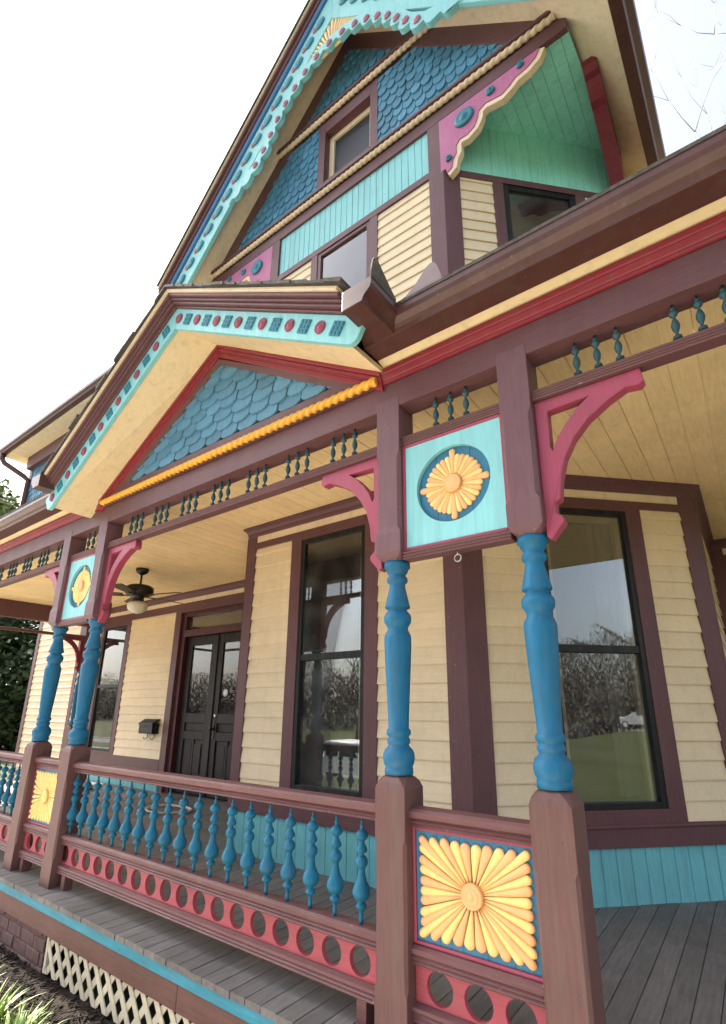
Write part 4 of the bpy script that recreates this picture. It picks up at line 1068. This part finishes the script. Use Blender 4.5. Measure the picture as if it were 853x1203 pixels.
# ================================================================== PORCH FITTINGS
fx, fy = -6.63, 1.62
fan = thing('ceiling_fan', 'dark bronze ceiling fan with a frosted bowl light, hanging from the yellow porch ceiling', 'ceiling fan', (fx, fy, 3.1))
b = MB(); b.lathe([(3.1, .085), (3.07, .085), (3.04, .07), (3.015, .03), (3.01, .018)], fx, fy, 20); b.build('canopy', M['metal'], fan)
b = MB(); b.lathe([(3.02, .014), (2.86, .014)], fx, fy, 10); b.build('downrod', M['metal'], fan)
b = MB(); b.lathe([(2.87, .03), (2.855, .14), (2.83, .18), (2.745, .18), (2.715, .14), (2.70, .07), (2.66, .07), (2.62, .085), (2.60, .05)], fx, fy, 24); b.build('motor', M['metal'], fan)
b = MB(); b.lathe([(2.63, .09), (2.61, .122), (2.565, .132), (2.52, .116), (2.485, .07), (2.468, .012)], fx, fy, 24); b.build('light_bowl', M['bowl'], fan)
for k in range(5):
    a = R(18 + 72 * k); ca, sa = math.cos(a), math.sin(a)
    F = Matrix.Translation((fx, fy, 2.72)) @ Matrix.Rotation(a, 4, 'Z') @ Matrix.Rotation(R(11), 4, 'X')
    b = MB(F); b.prism([(.20, -.055), (.62, -.075), (.655, -.06), (.665, 0), (.655, .06), (.62, .075), (.20, .055)], -.004, .004, axes=(0, 1, 2)); bl_ = b.build('blade', M['bronze_blade'], fan, bevel=.002)
    b = MB(F); b.prism([(.10, -.025), (.17, -.015), (.24, -.035), (.24, .035), (.17, .015), (.10, .025)], -.012, -.004, axes=(0, 1, 2)); b.build('blade_iron', M['metal'], bl_)
mbx = thing('mailbox', 'black wall mailbox with hooks beneath, beside the front door', 'mailbox', (-8.05, YD - .02, .83))
x0, x1 = -8.22, -7.83
b = MB(F_door)
pr = [(.02, .84), (.13, .84), (.14, .86), (.14, .985), (.02, 1.0)]
b.prism(pr, x0, x1, axes=(1, 2, 0)); b.build('body', M['black'], mbx, bevel=.006)
b = MB(F_door); b.prism([(.015, 1.065), (.06, 1.06), (.15, 1.0), (.152, .975), (.146, .975), (.142, .992), (.055, 1.045), (.015, 1.05)], x0 - .006, x1 + .006, axes=(1, 2, 0)); b.build('lid', M['black'], mbx, bevel=.003)
b = MB(F_door); b.lathe_d([(.14, .014), (.146, .013), (.148, .003)], -8.025, .955, 12); b.box(-8.14, -7.91, .14, .1425, .885, .925); b.build('plate', M['metal'], mbx, bevel=.002)
for hx in (-8.12, -7.93):
    b = MB(F_door); b.tube([(hx, .03, .86), (hx, .03, .79)] + [(hx, .03 + .035 * (1 - math.cos(t)), .79 - .035 * math.sin(t)) for t in [PI * k / 8 for k in range(1, 9)]], .006, 6); b.build('hook', M['metal'], mbx)
b = MB(); pts = []
for k in range(61):
    a = 2 * PI * k / 30; rr = .26 + .015 * math.sin(3 * a) + k * .0006; pts.append((-6.22 + rr * 1.2 * math.cos(a), 2.17 + rr * .8 * math.sin(a), .012 + .014 * (k / 60)))
b.tube(pts, .012, 6); tag(b.build('garden_hose', M['hose'], None, (-6.22, 2.17, 0)), 'pale loop of hose lying on the deck near the front door', 'hose')
b = MB(); b.lathe([(.0, .10), (.02, .14), (.07, .19), (.075, .185), (.03, .13), (.02, .02)], -8.85, 2.35, 20); tag(b.build('shallow_dish', M['whitepl'], None, (-8.85, 2.35, 0)), 'white shallow dish on the deck under the far left window', 'dish')

# ================================================================== BELOW THE DECK
GZ0 = -.405
lt = thing('lattice_panel', 'cream diagonal lattice panel closing the space under the porch deck', 'lattice', (-2.2, -.055, GZ0))
def latt(x0, x1, z0, z1):
    b1 = MB(F_porch); pl = planes_of([(x0, z0), (x1, z0), (x1, z1), (x0, z1)])
    pitch = .128; w = .040
    for sgn, d in ((1, .045), (-1, .052)):
        x = x0 - .5
        while x < x1 + .5:
            h = z1 - z0; dx = h * .85 * sgn
            k = w * .62
            cp = clip([(x - k, z0), (x + k, z0), (x + dx + k, z1), (x + dx - k, z1)], pl)
            if cp: b1.prism(cp, d, d + .006)
            x += pitch
    return b1
latt(-4.05, 1.6, GZ0 - .01, -.205).build('slats', M['lattice'], lt)
b = MB(F_porch); b.box(-4.075, -4.045, .035, .058, GZ0 - .01, -.207); b.build('end_strip', M['lattice'], lt)
pier = thing('brick_pier', 'low painted brown brick foundation wall at the left of the lattice', 'wall', (-7.4, -.06, GZ0))
b = MB(F_porch); bw, bh = .215, .076; z = GZ0 - .07; row = 0
while z < -.21:
    x = -10.7 - (row % 2) * .1
    while x < -4.08:
        xa = max(x, -10.7) + .005; xb = min(x + bw, -4.08) - .005
        if xb - xa > .02: b.box(xa, xb, -.05, .066 + random.uniform(-.003, .003), z + .005, min(z + bh, -.206) - .004)
        x += bw
    z += bh + .004; row += 1
b.build('bricks', M['brick'], pier, bevel=.004)
b = MB(F_porch); b.box(-10.7, -4.085, -.05, .058, GZ0 - .07, -.207); b.build('mortar', M['brick'], pier)

# ================================================================== GROUND AND SURROUNDINGS
def zt(y):
    def sm(t): t = max(0, min(1, t)); return t * t * (3 - 2 * t)
    return GZ0 - .03 - 1.5 * sm((-5.5 - y) / 6.5) + 1.3 * sm((-23 - y) / 30)
ys = [400, 60, 5] + [-5 - .5 * k for k in range(16)] + [-14, -18, -22] + [-23 - 2.5 * k for k in range(14)] + [-90, -400]
b = MB(); vs = []; fs = []; xs = [-400, -100, -40, -15, 0, 15, 40, 100, 400]
for y in ys: vs += [(x, y, zt(y)) for x in xs]
nX = len(xs)
for i in range(len(ys) - 1):
    for j in range(nX - 1): fs.append((i * nX + j, i * nX + j + 1, (i + 1) * nX + j + 1, (i + 1) * nX + j))
b.add(vs, fs, True); struct(b.build('ground', M['lawn']))
ZR = zt(-15)
# mulch bed, uneven
b = MB(); nx, ny = 150, 16; vs = []; fs = []
for i in range(nx + 1):
    for j in range(ny + 1):
        x = -9 + 11 * i / nx; y = -.62 + .62 * j / ny
        vs.append((x, y, GZ0 - .02 + random.uniform(-.012, .014) + (.0 if j else -.02)))
for i in range(nx):
    for j in range(ny):
        k = i * (ny + 1) + j; fs.append((k, k + ny + 1, k + ny + 2, k + 1))
b.add(vs, fs); struct(b.build('mulch_bed', M['mulch']))
b = MB()
for i in range(2600):
    x = random.uniform(-6.5, -1.5); y = random.uniform(-.6, -.07); a = random.uniform(0, PI); l = random.uniform(.008, .03); w = random.uniform(.004, .010)
    z = GZ0 - .012 + random.uniform(0, .012)
    b.bar((x - l * math.cos(a), y - l * math.sin(a), z + random.uniform(-.006, .006)), (x + l * math.cos(a), y + l * math.sin(a), z + random.uniform(-.004, .010)), w, .005)
tag(b.build('bark_chips', M['mulch'], None, (-4, -.3, GZ0)), 'dark bark chips scattered over the bed below the lattice', 'mulch', kind='stuff')
b = MB(); b.box(-12, 3, -.80, -.62, GZ0 - .06, GZ0 + .004); b.box(-30, 1.2, -3.9, -.9, GZ0 - .06, GZ0 - .012); struct(b.build('path', M['concrete'], bevel=.01))  # bed edging, plus a wide unseen slab added to bounce sunlight under the porch
b = MB(); b.add([(-400, -20.8, ZR + .012), (400, -20.8, ZR + .012), (400, -12.8, ZR + .012), (-400, -12.8, ZR + .012)], [(0, 1, 2, 3)]); struct(b.build('road', M['asphalt']))
b = MB(); b.box(-120, 120, -12.8, -12.65, ZR - .1, ZR + .12); b.box(-120, 120, -20.95, -20.8, ZR - .1, ZR + .12); struct(b.build('kerb', M['concrete']))

def blade_clump(name, cx, cy, n, hgt, spread, label, m='grassblade'):
    b = MB()
    for i in range(n):
        a = random.uniform(0, 2 * PI); L_ = random.uniform(.6, 1.15) * hgt; w = random.uniform(.005, .009); r0 = random.uniform(0, spread * .35)
        px, py = cx + r0 * math.cos(a + 1), cy + r0 * math.sin(a + 1); lean = random.uniform(.25, 1.1); vs = []; fs = []; K = 7
        for k in range(K + 1):
            t = k / K; rr = L_ * (lean * .55 * t + .25 * lean * t * t); h = L_ * (t - .42 * lean * t * t)
            ww = w * (1 - t ** 2.2) + .0006; s_ = (-math.sin(a) * ww, math.cos(a) * ww)
            x = px + rr * math.cos(a); y = py + rr * math.sin(a); z = GZ0 - .03 + h
            vs += [(x - s_[0], y - s_[1], z), (x, y, z - ww * .5), (x + s_[0], y + s_[1], z)]
        for k in range(K): fs += [(3 * k, 3 * k + 1, 3 * k + 4, 3 * k + 3), (3 * k + 1, 3 * k + 2, 3 * k + 5, 3 * k + 4)]
        b.add(vs, fs, True)
    o = b.build(name, M[m], None, (cx, cy, GZ0 - .03)); return tag(o, label, 'plant', 'strappy plants along the bed')
blade_clump('strap_leaf_plant', -3.60, -.52, 110, .26, .30, 'largest strappy green plant at the bottom left corner')
blade_clump('strap_leaf_plant', -3.98, -.54, 100, .24, .30, 'strappy green plant at the far left edge of the bed')
blade_clump('strap_leaf_plant', -3.24, -.52, 90, .23, .26, 'smaller strappy plant right of the largest one')
blade_clump('strap_leaf_plant', -3.46, -.40, 50, .15, .22, 'low strappy plant nearest the lattice')
o = blade_clump('dry_stalks', -3.84, -.42, 9, .24, .1, 'few dry straw coloured stalks among the strappy plants', 'dryblade')

def leaf_tree(name, loc, h, rad, nleaf, lsize, m, label, trunk_h, clumps=26, flat=1.0):
    r = thing(name, label, 'tree', loc, 'trees around the house')
    x, y, z = loc; b = MB()
    b.tube([(x, y, z), (x + .1, y, z + h * .3), (x, y + .1, z + h * .65), (x, y, z + h * .9)], [rad * .09, rad * .07, rad * .045, .02], 9)
    for k in range(9):
        a = k * 2.4; q = h * (.28 + .06 * k); b.tube([(x, y, z + q), (x + rad * .4 * math.cos(a), y + rad * .4 * math.sin(a), z + q + h * .07), (x + rad * .75 * math.cos(a), y + rad * .75 * math.sin(a), z + q + h * .16)], [rad * .035, rad * .022, .01], 6)
    b.build('trunk', M['bark'], r)
    b = MB(); cl = []
    for k in range(clumps):
        t = random.uniform(trunk_h, 1); a = random.uniform(0, 2 * PI); rr = rad * math.sqrt(random.uniform(.1, 1)) * (1 - .75 * max(0, (t - .45) / .55) ** 1.5)
        cl.append((Vector((x + rr * math.cos(a), y + rr * math.sin(a), z + h * t)), random.uniform(.22, .42) * rad * flat))
    vs = []; fs = []
    for i in range(nleaf):
        c, cr_ = random.choice(cl); d = Vector((random.gauss(0, 1), random.gauss(0, 1), random.gauss(0, .8))); d.normalize(); p = c + d * cr_ * random.uniform(.35, 1.05)
        s1 = Vector((random.uniform(-1, 1), random.uniform(-1, 1), random.uniform(-.6, .6))).normalized() * lsize * random.uniform(.6, 1.3); s2 = s1.cross(d + Vector((.2, .1, .3))).normalized() * s1.length * .5
        o_ = len(vs); vs += [p - s1, p + s2, p + s1, p - s2]; fs.append((o_, o_ + 1, o_ + 2, o_ + 3))
    b.add(vs, fs); b.build('crown', M[m], r)
    return r
leaf_tree('evergreen_tree', (-23.5, 8.5, GZ0), 8.6, 3.6, 46000, .15, 'leaf', 'dense dark evergreen tree beyond the left end of the porch', .02, 90)
leaf_tree('leafy_tree', (-44, 9.5, GZ0), 17.5, 5.0, 9000, .26, 'leaf2', 'pale loose tree above the left gutter, far behind', .35, 34)
def bare_tree(loc, h, label, seed, depth=5):
    rnd = random.Random(seed); r = thing('bare_tree', label, 'tree', loc, 'bare trees across the street'); b = MB(); tw = MB()
    def grow(p, d, L_, rad, lev):
        q = p + d * L_ * .5 + Vector((rnd.gauss(0, .04), rnd.gauss(0, .04), 0)) * L_; e = q + (d + Vector((rnd.gauss(0, .15), rnd.gauss(0, .15), .08))).normalized() * L_ * .5
        (b if lev < 2 else tw).tube([p, q, e], [rad, rad * .82, rad * .62], 6 if lev < 2 else 4)
        if lev >= depth: return
        for k in range(3 if lev < 4 else 2):
            nd = (d + Vector((rnd.gauss(0, .55), rnd.gauss(0, .55), rnd.uniform(-.05, .5)))).normalized(); grow(e if k < 2 else q, nd, L_ * rnd.uniform(.6, .82), rad * (.58 if depth < 8 else .50), lev + 1)
    grow(Vector(loc), Vector((0, 0, 1)), h * .3, h * .026, 0)
    mb = M['bark_glare' if depth >= 8 else 'bark']; b.build('trunk', mb, r); tw.build('crown', mb, r)
    return r
bt = [bare_tree((-9.5, -29, zt(-29)), 8.5, 'bare tree across the street reflected in the bay front window', 3), bare_tree((9, -27, zt(-27)), 9, 'bare tree across the street opposite the open bay', 11)]
for i, (x, y, s, rz, lab) in enumerate([(-17, -31, 1.0, 1.0, 'bare tree across the street opposite the front door'), (-2.5, -33, 1.1, 2.2, 'bare tree across the street opposite the bay'), (18, -30, 1.0, 4.0, 'bare tree across the street at far right'), (-27, -30, 1.1, 5.0, 'bare tree across the street at far left')]):
    o = copy_tree(bt[i % 2]); o.location = (x, y, zt(y)); o.rotation_euler.z = rz; o.scale = (s, s, s); o['label'] = lab
bare_tree((3.6, 10.5, GZ0), 19.5, 'tall bare tree behind the house, its twigs at the top right corner', 5, 8)
b = MB(); vs = []; fs = []
for i in range(75000):
    x = random.uniform(-110, 110); top = 7.2 + 1.1 * math.sin(x * .21) + .7 * math.sin(x * .53 + 1) + .5 * math.sin(x * 1.7) + .4 * math.sin(x * 4.1); y = -44 + random.gauss(0, 2.4); z = zt(y) + min(top, random.uniform(0, 1.15) ** .75 * top)
    f_ = max(.25, 1 - z / 8.5)
    s1 = Vector((random.uniform(-.6, .6), random.uniform(-.6, .6), random.uniform(.2, 1))).normalized() * (.22 + .14 * f_); s2 = Vector((random.uniform(-1, 1), random.uniform(-1, 1), random.uniform(-.4, .4))).normalized() * (.03 + .13 * f_ * f_); p = Vector((x, y, z)); o_ = len(vs); vs += [p - s1, p + s2, p + s1, p - s2]; fs.append((o_, o_ + 1, o_ + 2, o_ + 3))
for i in range(80000):
    y = random.uniform(-46, 70); top = 10.5 + 1.3 * math.sin(y * .23) + .9 * math.sin(y * .61 + 1) + .6 * math.sin(y * 1.9); x = 56 + random.gauss(0, 2.6); z = zt(y) + min(top, random.uniform(0, 1.15) ** .75 * top)
    f_ = max(.2, 1 - z / 11)
    s1 = Vector((random.uniform(-.6, .6), random.uniform(-.6, .6), random.uniform(.2, 1))).normalized() * (.26 + .16 * f_); s2 = Vector((random.uniform(-1, 1), random.uniform(-1, 1), random.uniform(-.4, .4))).normalized() * (.03 + .16 * f_ * f_); p = Vector((x, y, z)); o_ = len(vs); vs += [p - s1, p + s2, p + s1, p - s2]; fs.append((o_, o_ + 1, o_ + 2, o_ + 3))
b.add(vs, fs); tag(b.build('distant_woods', M['twig'], None, (0, -44, zt(-44))), 'brown leafless wood line far across the street', 'woods', kind='stuff')
# pickup parked at the far kerb, seen in the window reflections
def pickup(loc, label, pts=[(-2.7, .45), (2.65, .45), (2.7, .75), (2.62, 1.02), (1.35, 1.10), (.75, 1.72), (-.75, 1.76), (-.85, 1.12), (-2.68, 1.10)], name='parked_pickup', cat='pickup', m='truck'):
    r = thing(name, label, cat, loc); x, y, z = loc
    b = MB()
    b.prism([(x + px, z + pz_) for px, pz_ in pts], y - .9, y + .9); b.build('body', M[m], r, bevel=.06)
    b = MB(); 
    for yy in (-.905, .885): b.prism([(x + px, z + q) for px, q in ((1.1, 1.14), (.66, 1.62), (.06, 1.64), (.06, 1.14))], y + yy, y + yy + .02); b.prism([(x + px, z + q) for px, q in ((-.02, 1.14), (-.02, 1.64), (-.68, 1.66), (-.72, 1.14))], y + yy, y + yy + .02)
    b.build('window', M['darkglass'], r)
    for px in (-1.75, 1.75):
        for py in (-.78, .78):
            w = MB(frame((x + px, y + py, z + .36), (1, 0, 0), (0, 1, 0))); w.lathe_d([(-.12, .28), (-.11, .36), (.11, .36), (.12, .28)], 0, 0, 20); t = w.build('wheel', M['tyre'], r)
            w = MB(frame((x + px, y + py, z + .36), (1, 0, 0), (0, 1, 0))); w.lathe_d([(-.125, .2), (.125, .2)], 0, 0, 16); w.build('rim', M['steel'], t)
pickup((-15.2, -14.2, ZR + .01), 'white pickup parked across the street, reflected in the bay front window')

b = MB(); vs = []; fs = []; yy = [70, 20, 0] + [-5 - .5 * k for k in range(16)]
for y in yy: vs += [(43.0, y, zt(y) + .016), (51.0, y, zt(y) + .016)]
for i in range(len(yy) - 1): fs.append((2 * i, 2 * i + 1, 2 * i + 3, 2 * i + 2))
b.add(vs, fs); struct(b.build('side_road', M['asphalt']))
pickup((47.5, -5.0, zt(-5) + .02), 'silver car parked on the side road, reflected in the angled bay window', [(-2.2, .35), (2.2, .35), (2.25, .62), (2.1, .85), (1.25, .95), (.7, 1.40), (-.95, 1.42), (-1.7, 1.0), (-2.2, .95)], 'parked_car', 'car', 'silver')
bpy.data.objects['parked_car'].rotation_euler.z = R(90)
# ================================================================== LIGHT, SKY, CAMERA
sc = bpy.context.scene
w = bpy.data.worlds.new('World'); sc.world = w; w.use_nodes = True
nt = w.node_tree; bg = nt.nodes['Background']
sky = nt.nodes.new('ShaderNodeTexSky'); sky.sky_type = 'NISHITA'; sky.sun_disc = False
sd = Vector((-.664, -.03, .746)).normalized()
el = math.asin(sd.z); az = math.atan2(sd.x, sd.y)
sky.sun_elevation = el; sky.sun_rotation = az; sky.dust_density = 4.0; sky.air_density = 1.0; sky.ozone_density = 1.0; sky.altitude = 100
hs = nt.nodes.new('ShaderNodeHueSaturation'); hs.inputs['Saturation'].default_value = .55; nt.links.new(sky.outputs[0], hs.inputs['Color']); nt.links.new(hs.outputs[0], bg.inputs['Color']); bg.inputs['Strength'].default_value = .10
su = bpy.data.lights.new('sun', 'SUN'); su.energy = 5.0; su.angle = R(.53); su.color = (1, .94, .85)
so = bpy.data.objects.new('sun', su); C.objects.link(so); so.rotation_euler = sd.to_track_quat('Z', 'Y').to_euler()

RC = [[0.80742156, 0.58995789, 0.00448467], [-0.16636102, 0.23496298, -0.95766195], [-0.56603395, 0.77249083, 0.28786017]]
cam = bpy.data.cameras.new('camera'); co = bpy.data.objects.new('camera', cam); C.objects.link(co)
m = Matrix.Identity(4)
for i in range(3): m[i][0] = RC[0][i]; m[i][1] = -RC[1][i]; m[i][2] = -RC[2][i]
m[0][3], m[1][3], m[2][3] = 0, -1.969, 1.25
co.matrix_world = m
cam.sensor_fit = 'VERTICAL'; cam.sensor_height = 36; cam.sensor_width = 36 * 853 / 1203
cam.lens = 36 * 593.05 / 1203; cam.shift_y = 52.19 / 1203; cam.shift_x = -12.36 / 1203
cam.clip_start = .05; cam.clip_end = 2000
sc.camera = co
vs_ = sc.view_settings; vs_.view_transform = 'Standard'; vs_.look = 'None'; vs_.gamma = 1; vs_.use_curve_mapping = False; vs_.exposure = 2.25
sc.cycles.max_bounces = 8; sc.cycles.diffuse_bounces = 5; sc.cycles.glossy_bounces = 4; sc.cycles.transparent_max_bounces = 8
